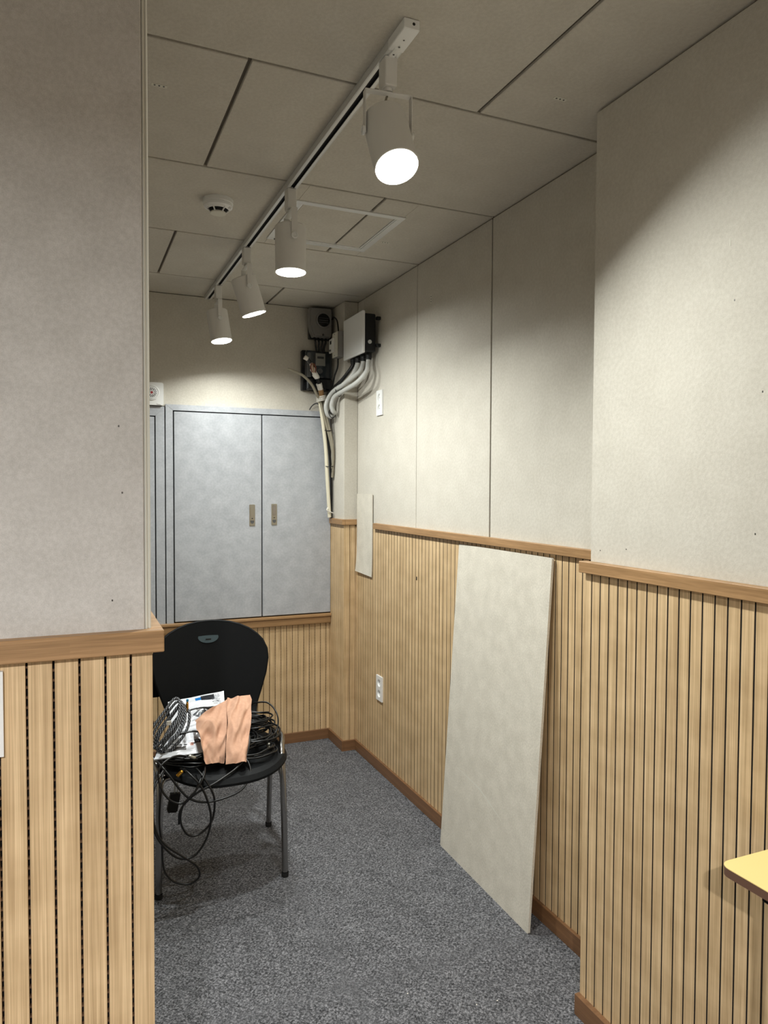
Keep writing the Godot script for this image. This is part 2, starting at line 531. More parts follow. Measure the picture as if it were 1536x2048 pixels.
func build_room() -> void:
	# floor
	strip("floor", V(-2.3, -0.12, ZB - 0.2), V(1.8, 0.0, 2.4), M.carpet, "dark grey speckled loop carpet covering the floor", "floor", 0.0)
	var fl := get_node("floor")
	for p in [[1.240, -3.599], [0.877, -1.843], [1.036, -1.727], [1.098, -1.718], [0.954, -2.524]]:
		var sl := S()
		box(sl, V(p[0] - 0.0024, 0.0002, p[1] - 0.0016), V(p[0] + 0.0024, 0.0022, p[1] + 0.0016), 0.0006, Basis(Vector3.UP, p[0] * 40.0))
		obj("lint_speck", sl, M.tape, fl)
	# ceiling: staggered felt panels under a slab
	var c := thing("ceiling", "ceiling of staggered beige felt panels with shadow joints", "ceiling", V(0, YC, 0), "", "structure")
	solid("slab", V(-2.3, YC + 0.0102, ZB - 0.2), V(1.8, YC + 0.16, 2.4), M.backing, c)
	var rows := [ZB - 0.02, -3.611, -2.989, -2.356, -1.729, -1.102, -0.475, 0.152, 0.779, 1.406, 2.3]
	for r in rows.size() - 1:
		var off: float = [1.008, 0.397, 1.0205, 0.4016, 1.0146][r % 5] if r < 5 else ([0.40, 1.01][r % 2])
		var xs := [-2.2]
		var x: float = off - 1.226 * 3
		while x < 1.5:
			if x > -2.1 and x < 1.46: xs.append(x)
			x += 1.226
		xs.append(1.47)
		for k in xs.size() - 1:
			var g := 0.005
			var z0: float = rows[r] + g
			var z1: float = rows[r + 1] - g
			var x0: float = xs[k] + g
			var x1: float = xs[k + 1] - g
			if r == 2 and x0 < 0.8 and x1 > 0.9:
				# row with the hatch: the panel is cut round the opening
				panel(c, V(x0, YC, z0), V(0.747, YC + 0.010, z1), M.felt)
				panel(c, V(0.747, YC, z0), V(x1, YC + 0.010, -2.910), M.felt)
				panel(c, V(0.747, YC, -2.497), V(x1, YC + 0.010, z1), M.felt)
			elif r == 2 and x0 > 0.9:
				panel(c, V(1.153, YC, z0), V(x1, YC + 0.010, z1), M.felt)
				panel(c, V(x0, YC, z0), V(1.153, YC + 0.010, -2.910), M.felt)
				panel(c, V(x0, YC, -2.497), V(1.153, YC + 0.010, z1), M.felt)
			else:
				panel(c, V(x0, YC, z0), V(x1, YC + 0.010, z1), M.felt)
	for p in [[0.218, -1.93], [1.170, -1.578], [1.199, -2.775]]:
		patch(c, V(p[0], YC - 0.0004, p[1]), Vector3.RIGHT, Vector3.FORWARD, Vector3.DOWN)

	# far right wall: felt above, slatted wainscot below
	var w := thing("wall_right", "right wall with felt panels above slatted oak wainscot", "wall", V(XF, 0, -2.7), "", "structure")
	solid("core", V(XF + 0.0013, 0, ZB - 0.1), V(XF + 0.12, 1.240, ZN - 0.002), M.groove, w)
	solid("upper_core", V(XF + 0.0094, 1.2405, ZB - 0.1), V(XF + 0.12, YC + 0.01, ZN - 0.002), M.backing, w)
	slats(w, 2, edges_down(-1.8085, 0.0336, ZP, ZN), 0.0, 1.236, XF, -1.0, 0.0044, 0.0012)
	var px := XF + 0.0035
	for s in [[ZP, -3.632], [-3.630, -2.991], [-2.987, -2.360], [-2.352, ZN]]:
		panel(w, V(px, 1.25, s[0]), V(px + 0.0057, YC - 0.005, s[1]), M.felt)
	patch(w, V(px - 0.0004, 2.262, -2.85), Vector3.UP, Vector3.BACK, Vector3.LEFT)
	var st := S()
	box(st, V(XF - 0.0008, 1.026, -2.975), V(XF + 0.001, 1.042, -2.966))
	obj("nick", st, M.groove, w)
	# near right wall, stepped into the room
	w = thing("wall_near_right", "near right wall stepping inwards, felt above slatted oak", "wall", V(XN, 0, 0), "", "structure")
	solid("core", V(XN + 0.0015, 0, ZN + 0.0092), V(XN + 0.35, 1.232, 2.4), M.groove, w)
	solid("upper_core", V(XN + 0.0205, 1.2325, ZN + 0.0092), V(XN + 0.35, YC + 0.01, 2.4), M.backing, w)
	slats(w, 2, edges_down(-1.0585, 0.0338, ZN, 0.45), 0.0, 1.226, XN, -1.0, 0.0040, 0.0014)
	solid("wainscot_board", V(XN, 0, 0.453), V(XN + 0.0014, 1.226, 2.2), M.oak, w)
	panel(w, V(XN + 0.0125, 1.24, ZN + 0.004), V(XN + 0.02, YC - 0.006, 0.0), M.felt)
	panel(w, V(XN + 0.0125, 1.24, 0.004), V(XN + 0.02, YC - 0.006, 2.2), M.felt)
	solid("end_panel", V(XN + 0.0205, 1.24, ZN), V(1.46, YC - 0.006, ZN + 0.009), M.felt, w)
	solid("end_board", V(XN + 0.0015, 0, ZN), V(1.46, 1.226, ZN + 0.009), M.oak, w)
	for p in [[1.972, -1.150, 0.012], [1.847, -1.136, 0.003], [1.646, -1.063, 0.003], [1.283, -1.548, 0.0022], [1.294, -1.450, 0.0022], [1.356, -1.073, 0.003]]:
		st = S()
		box(st, V(XN + 0.0120, p[0] - p[2] * 0.7, p[1] - 0.0014), V(XN + 0.0130, p[0] + p[2] * 0.7, p[1] + 0.0014), 0.0003)
		obj("scuff" if p[2] > 0.01 else "nail_hole", st, M.felt_core if p[2] > 0.01 else M.screw, w)

	# back wall
	w = thing("wall_back", "back wall, felt above the cabinets and slatted oak below", "wall", V(0.4, 0, ZB), "", "structure")
	solid("core", V(-0.9, 0, ZB - 0.12), V(1.56, YC + 0.01, ZB - 0.0092), M.groove, w)
	var be := edges_down(1.350, 0.0332, -0.2, XP)
	slats(w, 0, be, 0.0, 0.70, ZB, 1.0)
	webs(w, be.slice(12, be.size() - 1), 0.06, 0.69, ZB, 0.016)
	solid("wainscot_board", V(-0.8, 0, ZB - 0.009), V(-0.203, 0.70, ZB), M.oak, w)
	panel(w, V(-0.8, 1.862, ZB - 0.009), V(1.3714, YC - 0.003, ZB), M.felt)
	# pillar in the corner
	w = thing("wall_pillar", "corner pillar clad in felt above and oak slats below", "wall", V(XP, 0, ZP), "", "structure")
	solid("core", V(XP + 0.0092, 0, ZB - 0.05), V(XF + 0.05, YC + 0.01, ZP - 0.0092), M.groove, w)
	slats(w, 0, [XP, 1.4065, 1.4395, XF], 0.0, 1.245, ZP, 1.0)
	slats(w, 2, edges_down(-3.752, 0.0335, ZB, ZP - 0.009), 0.0, 1.245, XP, -1.0)
	panel(w, V(XP + 0.001, 1.26, ZP - 0.009), V(XF + 0.004, YC - 0.003, ZP - 0.001), M.felt)
	panel(w, V(XP + 0.001, 1.26, ZB), V(XP + 0.009, YC - 0.003, ZP - 0.009), M.felt)
	# left partition
	w = thing("wall_left", "left partition facing the room, grey felt above oak slats", "wall", V(-0.5, 0, ZL), "", "structure")
	solid("core", V(-2.3, 0, -1.26), V(XL - 0.0092, YC + 0.01, ZL - 0.0092), M.groove, w)
	var le := [-0.9]
	for k in range(26, 0, -1): le.append(-0.0528 - 0.0326 * k)
	le.append_array([-0.0528, -0.0205, 0.0115, 0.0443, 0.0773, XL])
	slats(w, 0, le, 0.0, 1.226, ZL, 1.0, 0.0030)
	webs(w, le.slice(20, le.size() - 1), 0.5, 1.215, ZL, 0.0135)
	solid("wainscot_board", V(-2.2, 0, ZL - 0.009), V(-0.903, 1.226, ZL), M.oak, w)
	panel(w, V(-2.2, 1.24, ZL - 0.013), V(0.0965, YC - 0.004, ZL - 0.004), M.felt_grey)
	panel(w, V(0.0972, 1.24, -1.26), V(0.1010, YC - 0.004, ZL - 0.0062), M.felt_core, "edge_panel")
	panel(w, V(0.1012, 1.24, -1.26), V(0.1052, YC - 0.004, ZL - 0.0075), M.felt_core, "edge_panel")
	solid("end_board", V(XL - 0.009, 0, -1.26), V(XL, 1.226, ZL - 0.009), M.oak, w)
	for p in [[0.064, 1.531], [0.068, 1.440], [0.054, 1.292]]:
		st = S()
		box(st, V(p[0] - 0.001, p[1] - 0.0013, ZL - 0.0042), V(p[0] + 0.001, p[1] + 0.0013, ZL - 0.0036), 0.0003)
		obj("nail_hole", st, M.screw, w)
	# the rest of the shell, outside the picture
	strip("wall_nook_left", V(-0.95, 0, ZB - 0.1), V(-0.80, YC + 0.01, -1.2), M.felt, "felt wall closing the nook behind the left partition", "wall")
	strip("wall_far_left", V(-2.35, 0, -1.26), V(-2.20, YC + 0.01, 2.4), M.felt, "felt wall closing the room on the left", "wall")
	strip("wall_front", V(-2.35, 0, 2.25), V(1.80, YC + 0.01, 2.4), M.felt, "felt wall facing the cabinets across the room", "wall")

	# rails
	strip("trim_1", V(XF - 0.016, 1.2335, -3.455), V(XF + 0.006, 1.2625, ZN), M.trim, "oak rail along the far right wall above the slats", "rail", 0.0015)
	var pr := thing("trim_2", "oak rail wrapping the corner pillar", "rail", V(XP, 1.25, ZP), "", "structure")
	solid("side_rail", V(XP - 0.014, 1.241, ZB + 0.03), V(XP + 0.004, 1.271, ZP + 0.014), M.trim, pr, 0.0012)
	solid("front_rail", V(XP + 0.0045, 1.241, ZP - 0.004), V(XF - 0.001, 1.271, ZP + 0.014), M.trim, pr, 0.0012)
	strip("trim_3", V(XN - 0.014, 1.2200, ZN - 0.013), V(XN + 0.013, 1.2510, 2.2), M.trim, "oak rail along the near right wall", "rail", 0.0015)
	var lr := thing("trim_4", "oak rail wrapping the end of the left partition", "rail", V(XL, 1.23, ZL), "", "structure")
	solid("front_rail", V(-2.2, 1.2190, ZL - 0.006), V(XL + 0.0145, 1.2495, ZL + 0.014), M.trim, lr, 0.0012)
	solid("end_rail", V(XL - 0.0095, 1.2190, -1.26), V(XL + 0.0145, 1.2495, ZL - 0.0065), M.trim, lr, 0.0012)
	var br := thing("trim_5", "oak sill under the grey cabinets on the back wall", "rail", V(0.4, 0.7, ZB), "", "structure")
	solid("ledge", V(-0.8, 0.712, ZB - 0.004), V(1.3705, 0.727, ZB + 0.034), M.trim, br, 0.0015)
	solid("face_rail", V(-0.8, 0.672, ZB - 0.002), V(1.3705, 0.7115, ZB + 0.024), M.trim, br, 0.0012)
	# skirting
	var t := 0.012
	strip("baseboard_right", V(XF - t, 0, ZP + t), V(XF - 0.0002, 0.057, ZN), M.base, "brown skirting along the far right wall", "skirting")
	strip("baseboard_back", V(-0.8, 0, ZB + 0.0002), V(XP - 0.0002, 0.057, ZB + t), M.base, "brown skirting along the back wall", "skirting")
	var bp := thing("baseboard_pillar", "brown skirting round the corner pillar", "skirting", V(XP, 0, ZP), "", "structure")
	solid("side_board", V(XP - t, 0, ZB + t), V(XP - 0.0002, 0.057, ZP + t), M.base, bp, 0.001)
	solid("front_board", V(XP, 0, ZP + 0.0002), V(XF - 0.0002, 0.057, ZP + t), M.base, bp, 0.001)
	strip("baseboard_near_right", V(XN - 0.0165, 0, ZN - 0.002), V(XN - 0.0002, 0.057, 2.2), M.base, "brown skirting along the near right wall", "skirting")
	strip("baseboard_left", V(-2.2, 0, ZL + 0.0002), V(XL, 0.057, ZL + t), M.base, "brown skirting along the left partition", "skirting")

# ---------------------------------------------------------------- lights
func build_track(called: String, x: float, z0: float, z1: float, label: String) -> void:
	var o := thing(called, label, "light track", V(x, YC, (z0 + z1) / 2))
	var h := 0.0175
	var y := YC - 0.021
	solid("channel", V(x - h, YC - 0.008, z0), V(x + h, YC - 0.0005, z1), M.alu, o, 0.0008)
	for s in [-1.0, 1.0]:
		solid("side_wall", V(x + s * h - (0.0025 if s > 0 else 0.0), y, z0), V(x + s * h + (0.0025 if s < 0 else 0.0), YC - 0.008, z1), M.alu, o, 0.0006)
		solid("lip", V(minf(x + s * (h - 0.0025), x + s * 0.0065), y, z0), V(maxf(x + s * (h - 0.0025), x + s * 0.0065), y + 0.0022, z1), M.alu, o, 0.0005)
	solid("conductor", V(x - h + 0.003, YC - 0.0125, z0 + 0.004), V(x + h - 0.003, YC - 0.0082, z1 - 0.004), M.slot, o)
	solid("end_cap", V(x - h, y, z0 - 0.003), V(x + h, YC - 0.0005, z0), M.alu, o, 0.0006)
	# feed box at the near end: a plate, a stepped tongue and screws
	var f := solid("feed_box", V(x - h - 0.001, y - 0.002, z1 - 0.075), V(x + h + 0.001, YC - 0.0005, z1 + 0.012), M.white, o, 0.0015)
	solid("tongue", V(x - 0.0075, y - 0.0035, z1 - 0.105), V(x + 0.0075, y + 0.001, z1 - 0.062), M.white, f, 0.001)
	for p in [-0.03, -0.085, -0.055]:
		var st := S()
		lathe(st, V(x, y - (0.0018 if p == -0.03 else 0.0034), z1 + p), Vector3.DOWN, [[0.0024, 0.0], [0.002, 0.0008], [0, 0.0008]], 10)
		obj("screw", st, M.screw, f)
	var st2 := S()
	lathe(st2, V(x + 0.004, YC - 0.011, z1 + 0.0118), Vector3.BACK, [[0.0034, 0.0], [0.0034, 0.0006], [0, 0.0006]], 12)
	obj("cable_hole", st2, M.slot, f)

# spotlight hung from the track: aim = where it shines, piv = horizontal axis of its yoke
func build_spot(x: float, z: float, aim: Vector3, piv: Vector3, label: String, energy: float, col: Color) -> void:
	aim = aim.normalized()
	piv = (piv - aim * piv.dot(aim)).normalized()
	var o := thing("track_spotlight", label, "spotlight", V(x, YC - 0.021, z))
	solid("adapter", V(x - 0.015, 2.362, z - 0.020), V(x + 0.015, YC - 0.0212, z + 0.020), M.lampwhite, o, 0.002)
	solid("lock_lever", V(x - 0.0065, YC - 0.0210, z - 0.012), V(x + 0.0065, YC - 0.0140, z + 0.012), M.lampwhite, o, 0.001)
	var hp := V(piv.x, 0, piv.z).normalized()
	var side := hp.cross(Vector3.UP)
	var st := S()
	lathe(st, V(x, 2.3615, z), Vector3.DOWN, [[0.011, 0.0], [0.011, 0.007], [0.0, 0.007]], 18)
	obj("swivel", st, M.lampwhite, o)
	# yoke: a plate across and two arms down to the pivots
	var pc := V(x, 2.262, z)
	var R := 0.0510
	var arm := R + 0.0045
	var b := Basis(hp, Vector3.UP, side)
	st = S()
	var top := V(x, 2.3515, z)
	box(st, top - V(arm, 0.0012, 0.0095), top + V(arm, 0.0012, 0.0095), 0.0006, b)
	for s in [-1.0, 1.0]:
		var m: Vector3 = (top + pc) * 0.5 + hp * s * arm
		box(st, m - V(0.0011, (top.y - pc.y) * 0.5 + 0.008, 0.0100), m + V(0.0011, (top.y - pc.y) * 0.5 + 0.0010, 0.0100), 0.0005, b)
	obj("yoke", st, M.lampwhite, o)
	for s in [-1.0, 1.0]:
		st = S()
		lathe(st, pc + hp * s * (arm + 0.0008), hp * s, [[0.0108, 0.0], [0.0108, 0.0045], [0.0078, 0.0056], [0.0078, 0.0030], [0.0, 0.0030]], 16)
		obj("pivot_knob", st, M.white, o)
	# can: closed shoulder, open mouth with an inner baffle
	var up := -aim
	var L := 0.152
	var base := pc + aim * 0.105
	st = S()
	lathe(st, base, up, [[R - 0.003, 0.006], [R - 0.0022, 0.0], [R, 0.0008], [R, L - 0.004], [R - 0.004, L], [0.0, L]], 40)
	lathe(st, base, up, [[R - 0.003, 0.006], [R - 0.0035, 0.0205]], 40)
	obj("housing", st, M.lampwhite, o)
	# short flex from the swivel into the can
	st = S()
	tube(st, smooth_path([V(x, 2.355, z) - side * 0.002, V(x, 2.348, z) - side * 0.012, pc + up * (L - 0.105 + 0.010) - side * 0.020, pc + up * (L - 0.106) - side * 0.012], 5), 0.0028, 7)
	obj("flex", st, M.greycable, o)
	st = S()
	lathe(st, base + up * 0.0200, aim, [[R - 0.0035, 0.0], [R - 0.012, 0.0006], [0.0, 0.0010]], 40)
	obj("lamp_lens", st, M.lens, o)
	var a := AreaLight3D.new()
	a.name = "lamp_light"
	a.area_size = Vector2(0.066, 0.066)
	a.light_energy = energy
	a.light_color = col
	a.shadow_enabled = true
	a.area_range = 12.0
	o.add_child(a)
	a.position = base - o.position + up * 0.0172
	a.basis = Basis.looking_at(aim, Vector3.RIGHT if absf(aim.x) < 0.9 else Vector3.UP)

# ---------------------------------------------------------------- ceiling and wall fittings
func build_fittings() -> void:
	var st: SurfaceTool
	# smoke detector
	var at := V(0.490, YC, -2.606)
	var o := thing("smoke_detector", "round white smoke detector on the ceiling beside the light track", "smoke detector", at)
	st = S()
	lathe(st, at, Vector3.DOWN, [[0.052, 0.0], [0.052, 0.014], [0.050, 0.016]], 40)
	obj("mount_ring", st, M.white, o)
	st = S()
	lathe(st, at, Vector3.DOWN, [[0.050, 0.016], [0.051, 0.018], [0.049, 0.026], [0.036, 0.035]], 40)
	obj("dome", st, M.white, o)
	st = S()
	lathe(st, at, Vector3.DOWN, [[0.030, 0.030], [0.027, 0.043]], 30)
	obj("mesh_core", st, M.slot, o)
	for k in 6:
		st = S()
		var d := V(cos(TAU * (k + 0.1) / 6), 0, sin(TAU * (k + 0.1) / 6))
		var p0 := at + d * 0.040 - V(0, 0.031, 0)
		var p1 := at + d * 0.024 - V(0, 0.045, 0)
		tube(st, [p0, p1], 0.0030, 6)
		obj("vent_rib", st, M.white, o)
	st = S()
	lathe(st, at, Vector3.DOWN, [[0.0265, 0.043], [0.0275, 0.045], [0.0265, 0.048], [0.0, 0.0490]], 30)
	obj("cap", st, M.felt_core, o)
	for a in [0.6, 2.7]:
		st = S()
		lathe(st, at + V(cos(a) * 0.043, -0.0315, sin(a) * 0.043), V(cos(a) * 0.5, -1, sin(a) * 0.5), [[0.0055, -0.003], [0.0055, 0.001], [0.0038, 0.001], [0.0038, -0.001], [0, -0.001]], 14)
		obj("indicator", st, M.white, o)

	# hatch in the ceiling: white frame, felt leaf in two pieces
	o = thing("ceiling_hatch", "square ceiling hatch with a white metal frame and felt infill", "hatch", V(0.95, YC, -2.70))
	var x0 := 0.741; var x1 := 1.161; var z0 := -2.917; var z1 := -2.490; var fw := 0.026
	for f in [[V(x0, 0, z0), V(x1, 0, z0 + fw)], [V(x0, 0, z1 - fw), V(x1, 0, z1)], [V(x0, 0, z0 + fw), V(x0 + fw, 0, z1 - fw)], [V(x1 - fw, 0, z0 + fw), V(x1, 0, z1 - fw)]]:
		solid("frame_bar", V(f[0].x, YC - 0.004, f[0].z), V(f[1].x, YC + 0.008, f[1].z), M.alu, o, 0.001)
	var inset := 0.006
	for f in [[V(x0 + fw, 0, z0 + fw), V(x1 - fw, 0, z0 + fw + inset)], [V(x0 + fw, 0, z1 - fw - inset), V(x1 - fw, 0, z1 - fw)], [V(x0 + fw, 0, z0 + fw + inset), V(x0 + fw + inset, 0, z1 - fw - inset)], [V(x1 - fw - inset, 0, z0 + fw + inset), V(x1 - fw, 0, z1 - fw - inset)]]:
		solid("inner_bar", V(f[0].x + 0.0006, YC - 0.0015, f[0].z + 0.0006), V(f[1].x - 0.0006, YC + 0.008, f[1].z - 0.0006), M.white, o, 0.0008)
	var ii := fw + inset + 0.002
	solid("leaf_panel", V(x0 + ii, YC + 0.001, z0 + ii), V(1.0165, YC + 0.008, z1 - ii), M.felt, o, 0.001)
	solid("leaf_panel", V(1.0245, YC + 0.001, z0 + ii), V(x1 - ii, YC + 0.008, z1 - ii), M.felt, o, 0.001)
	solid("latch", V(0.768, YC - 0.008, z0 + 0.010), V(0.782, YC - 0.0035, z0 + 0.018), M.screw, o, 0.001)

	# sockets
	socket_plate(V(XF + 0.0033, 1.872, -3.405), Vector3.BACK, Vector3.LEFT, "white double socket plate high on the felt of the right wall")
	socket_plate(V(XF, 0.425, -3.385), Vector3.BACK, Vector3.LEFT, "white double socket plate low on the oak slats of the right wall")
	socket_plate(V(-0.117, 1.1535, ZL), Vector3.RIGHT, Vector3.BACK, "white double socket plate under the rail of the left partition", 0.111)

	# loose felt patch hung over the rail
	var g := []
	for r in 15:
		var row := []
		var v := r / 14.0
		for c in 7:
			var u := c / 6.0
			var lift := 0.0035 + 0.010 * pow(v, 6.0) * (1.0 - 0.6 * u)
			row.append(V(XF - lift, 1.410 - v * (0.430 - 0.010 * (1.0 - u) * v), lerpf(-3.705, -3.489, u)))
		g.append(row)
	st = S()
	sheet(st, g, 0.004, Vector3.LEFT)
	tag(obj("felt_patch", st, M.felt_board), "narrow grey felt strip hanging over a gap in the oak rail", "felt panel")

	# spare panel leaning against the slats
	var B0 := V(1.3690, 0.0, -2.577); var B1 := V(1.3555, 0.0, -1.9415)
	var T0 := V(1.4395, 1.2235, -2.577); var T1 := V(1.4395, 1.2185, -1.944)
	var ux := (B1 - B0).normalized()
	var uy := ((T0 + T1) - (B0 + B1)).normalized()
	var n := ux.cross(uy).normalized()
	if n.x > 0: n = -n
	st = S()
	var wd := (B1 - B0).length()
	var ht := ((T0 + T1) * 0.5 - (B0 + B1) * 0.5).length()
	var mid := (B0 + B1 + T0 + T1) * 0.25
	var poly := rounded2(wd, ht, 0.006, 3)
	prism(st, mid + n * 0.001, ux, uy, poly, -n * 0.008)
	var lp := obj("leaning_panel", st, M.felt_board)
	tag(lp, "tall spare felt panel leaning against the slats of the right wall", "felt panel")
	st = S()
	var sp := [[0.100, 0.352, 0.0016], [0.165, 0.347, 0.0030], [0.225, 0.342, 0.0042], [0.279, 0.336, 0.0062], [0.347, 0.315, 0.0052], [0.395, 0.300, 0.0040], [0.436, 0.287, 0.0014]]
	for k in sp.size() - 1:
		var pk := []
		for q in [[sp[k], -1.0], [sp[k + 1], -1.0], [sp[k + 1], 1.0], [sp[k], 1.0]]:
			pk.append(B0 + ux * q[0][0] + uy * (q[0][1] + q[1] * q[0][2] * 0.5) + n * 0.0013)
		flat(st, pk, n)
	obj("scratch", st, M.felt_core, lp)

	# siren on the wall above the cabinet
	at = V(0.402, 1.920, ZB)
	o = thing("siren_speaker", "small white square siren with a round slotted grille above the cabinets", "siren", at)
	st = S()
	prism(st, at + V(0, 0.001, 0.0002), Vector3.RIGHT, Vector3.UP, rounded2(0.106, 0.116, 0.010), V(0, 0, 0.034))
	obj("case", st, M.white, o)
	st = S()
	lathe(st, at + V(-0.006, 0.006, 0.034), Vector3.BACK, [[0.040, 0.0], [0.038, 0.004], [0.034, 0.005], [0.031, 0.002]], 40)
	obj("rim", st, M.white, o)
	st = S()
	lathe(st, at + V(-0.006, 0.006, 0.034), Vector3.BACK, [[0.031, 0.002], [0.030, 0.006], [0.0, 0.008]], 36)
	var gr := obj("grille", st, M.white, o)
	for k in 16:
		var an := TAU * (k + 0.5) / 16
		var d := V(cos(an), sin(an), 0)
		var sw := V(-sin(an), cos(an), 0)
		st = S()
		var lo := 0.010 if k % 2 == 0 else 0.015
		box(st, at + V(-0.006, 0.006, 0.0415) + d * (lo + 0.024) * 0.5 - V(0.5 * (0.024 - lo), 0.0013, 0.0012), at + V(-0.006, 0.006, 0.0415) + d * (lo + 0.024) * 0.5 + V(0.5 * (0.024 - lo), 0.0013, 0.0006), 0.0, Basis(d, sw, Vector3.BACK))
		obj("slit", st, M.slot, gr)
	st = S()
	lathe(st, at + V(-0.006, 0.006, 0.0415), Vector3.BACK, [[0.0065, 0.0], [0.0065, 0.0012], [0.0045, 0.0012], [0.0045, 0.0004], [0.002, 0.0004], [0.002, 0.0012], [0, 0.0012]], 16)
	obj("badge", st, M.red, o)
	solid("foot_tab", at + V(0.020, -0.0535, 0.034), at + V(0.040, -0.0475, 0.037), M.white, o, 0.001)

func socket_plate(at: Vector3, ux: Vector3, n: Vector3, label: String, h := 0.126) -> void:
	var o := thing("socket_plate", label, "wall socket", at)
	var w := 0.074 if h > 0.12 else 0.074
	var st := S()
	# a plate with two round openings
	var half := h * 0.5
	for s in [-1.0, 1.0]:
		var c := Vector2(0, s * h * 0.215)
		var outer := PackedVector2Array([Vector2(w / 2, 0), Vector2(w / 2, s * half), Vector2(-w / 2, s * half), Vector2(-w / 2, 0)])
		var ring := circle2(0.019, 24, c)
		# cut the opening by splitting the half plate left and right of it
		for q in [-1.0, 1.0]:
			var poly := PackedVector2Array([Vector2(0, 0), Vector2(q * w / 2, 0), Vector2(q * w / 2, s * half), Vector2(0, s * half)])
			for k in 13:
				var a: float = (PI / 2 if s > 0 else -PI / 2) - q * s * PI * k / 12.0
				poly.append(c + Vector2(cos(a), sin(a)) * 0.019)
			prism(st, at + n * 0.0002, ux, Vector3.UP, poly, n * 0.0075)
	obj("cover", st, M.white, o)
	for s in [-1.0, 1.0]:
		var c: Vector3 = at + Vector3.UP * s * h * 0.215
		st = S()
		lathe(st, c + n * 0.0008, n, [[0.019, 0.0065], [0.0175, 0.0], [0.0, 0.0]], 24)
		var well := obj("socket_well", st, M.white, o)
		for q in [-1.0, 1.0]:
			st = S()
			lathe(st, c + n * 0.0007 + Vector3.UP * 0.0 + ux * q * 0.0095, n, [[0.0025, 0.0004], [0.0, 0.0004]], 10)
			obj("pin_hole", st, M.slot, well)

# ---------------------------------------------------------------- cabinets
func build_cabinets() -> void:
	var zf := ZB + 0.020
	var o := thing("wall_cabinet", "grey cement-look double-door wall cabinet with two flush pulls", "cabinet", V(0.92, 0.727, ZB))
	solid("carcass", V(0.467, 0.7275, ZB - 0.0088), V(1.3708, 1.860, ZB + 0.001), M.slot, o)
	var st := S()
	var d := V(0, 0, 0.0185)
	prism(st, V(0, 0, ZB + 0.0015), Vector3.RIGHT, Vector3.UP, PackedVector2Array([Vector2(0.4665, 1.872), Vector2(1.3700, 1.872), Vector2(1.3700, 1.842), Vector2(0.5025, 1.842)]), d)
	obj("frame_top", st, M.laminate, o)
	st = S()
	prism(st, V(0, 0, ZB + 0.0015), Vector3.RIGHT, Vector3.UP, PackedVector2Array([Vector2(0.4660, 1.8715), Vector2(0.5020, 1.8415), Vector2(0.5020, 0.7275), Vector2(0.4660, 0.7275)]), d)
	obj("frame_side", st, M.laminate, o)
	for k in 2:
		var x0: float = [0.5085, 0.9765][k]
		var x1: float = [0.9695, 1.3690][k]
		var door := solid("door", V(x0, 0.7335, ZB + 0.0015), V(x1, 1.8355, zf), M.laminate, o, 0.0012)
		var hx: float = [0.9175, 1.040][k]
		var hy: float = [1.291, 1.294][k]
		st = S()
		prism(st, V(hx, hy, zf + 0.0002), Vector3.RIGHT, Vector3.UP, rounded2(0.031, 0.116, 0.003, 3), V(0, 0, 0.0035))
		var h := obj("handle", st, M.steel, door)
		st = S()
		prism(st, V(hx, hy + 0.022, zf + 0.0038), Vector3.RIGHT, Vector3.UP, rounded2(0.018, 0.058, 0.0085, 5), V(0, 0, 0.0018))
		obj("paddle", st, M.chrome if k == 1 else M.steel, h)
		st = S()
		lathe(st, V(hx, hy - 0.018, zf + 0.0036), Vector3.BACK, [[0.006, 0.0], [0.006, 0.002], [0.0035, 0.002], [0.0035, 0.0008], [0, 0.0008]], 14)
		obj("lock", st, M.steel, h)
		st = S()
		lathe(st, V(hx, hy - 0.018, zf + 0.0046), Vector3.BACK, [[0.0032, 0.0], [0, 0.0]], 10)
		obj("key_hole", st, M.slot, h)
		st = S()
		prism(st, V(hx, hy - 0.037, zf + 0.0038), Vector3.RIGHT, Vector3.UP, PackedVector2Array([Vector2(-0.010, 0.008), Vector2(0.010, 0.008), Vector2(0.010, 0.0), Vector2(0.007, -0.007), Vector2(0, -0.010), Vector2(-0.007, -0.007), Vector2(-0.010, 0.0)]), V(0, 0, 0.0006))
		obj("thumb_well", st, M.printed, h)
	# the next cabinet, mostly hidden behind the partition
	o = thing("wall_cabinet", "narrower grey cement-look wall cabinet below the siren", "cabinet", V(0.1, 0.727, ZB))
	solid("carcass", V(-0.45, 0.7275, ZB - 0.0088), V(0.4655, 1.852, ZB + 0.001), M.slot, o)
	var a := Vector2(-0.45, 0.7275); var b := Vector2(0.4600, 1.8580); var fw := 0.044; var fb := 0.026
	for q in [
		[Vector2(a.x, b.y), b, Vector2(b.x - fw, b.y - 0.048), Vector2(a.x + fw, b.y - 0.048)],
		[Vector2(a.x + fw, a.y + fb), Vector2(b.x - fw, a.y + fb), Vector2(b.x, a.y), a],
		[Vector2(b.x, a.y + 0.0006), Vector2(b.x - fw + 0.0004, a.y + fb + 0.0002), Vector2(b.x - fw + 0.0004, b.y - 0.0486), Vector2(b.x, b.y - 0.0006)],
		[Vector2(a.x, a.y + 0.0006), Vector2(a.x + fw - 0.0004, a.y + fb + 0.0002), Vector2(a.x + fw - 0.0004, b.y - 0.0486), Vector2(a.x, b.y - 0.0006)]]:
		st = S()
		prism(st, V(0, 0, ZB + 0.0015), Vector3.RIGHT, Vector3.UP, PackedVector2Array(q), d)
		obj("frame_bar", st, M.laminate, o)
	solid("door", V(a.x + fw + 0.006, a.y + fb + 0.006, ZB + 0.0015), V(b.x - fw - 0.006, b.y - 0.054, zf), M.laminate, o, 0.0012)

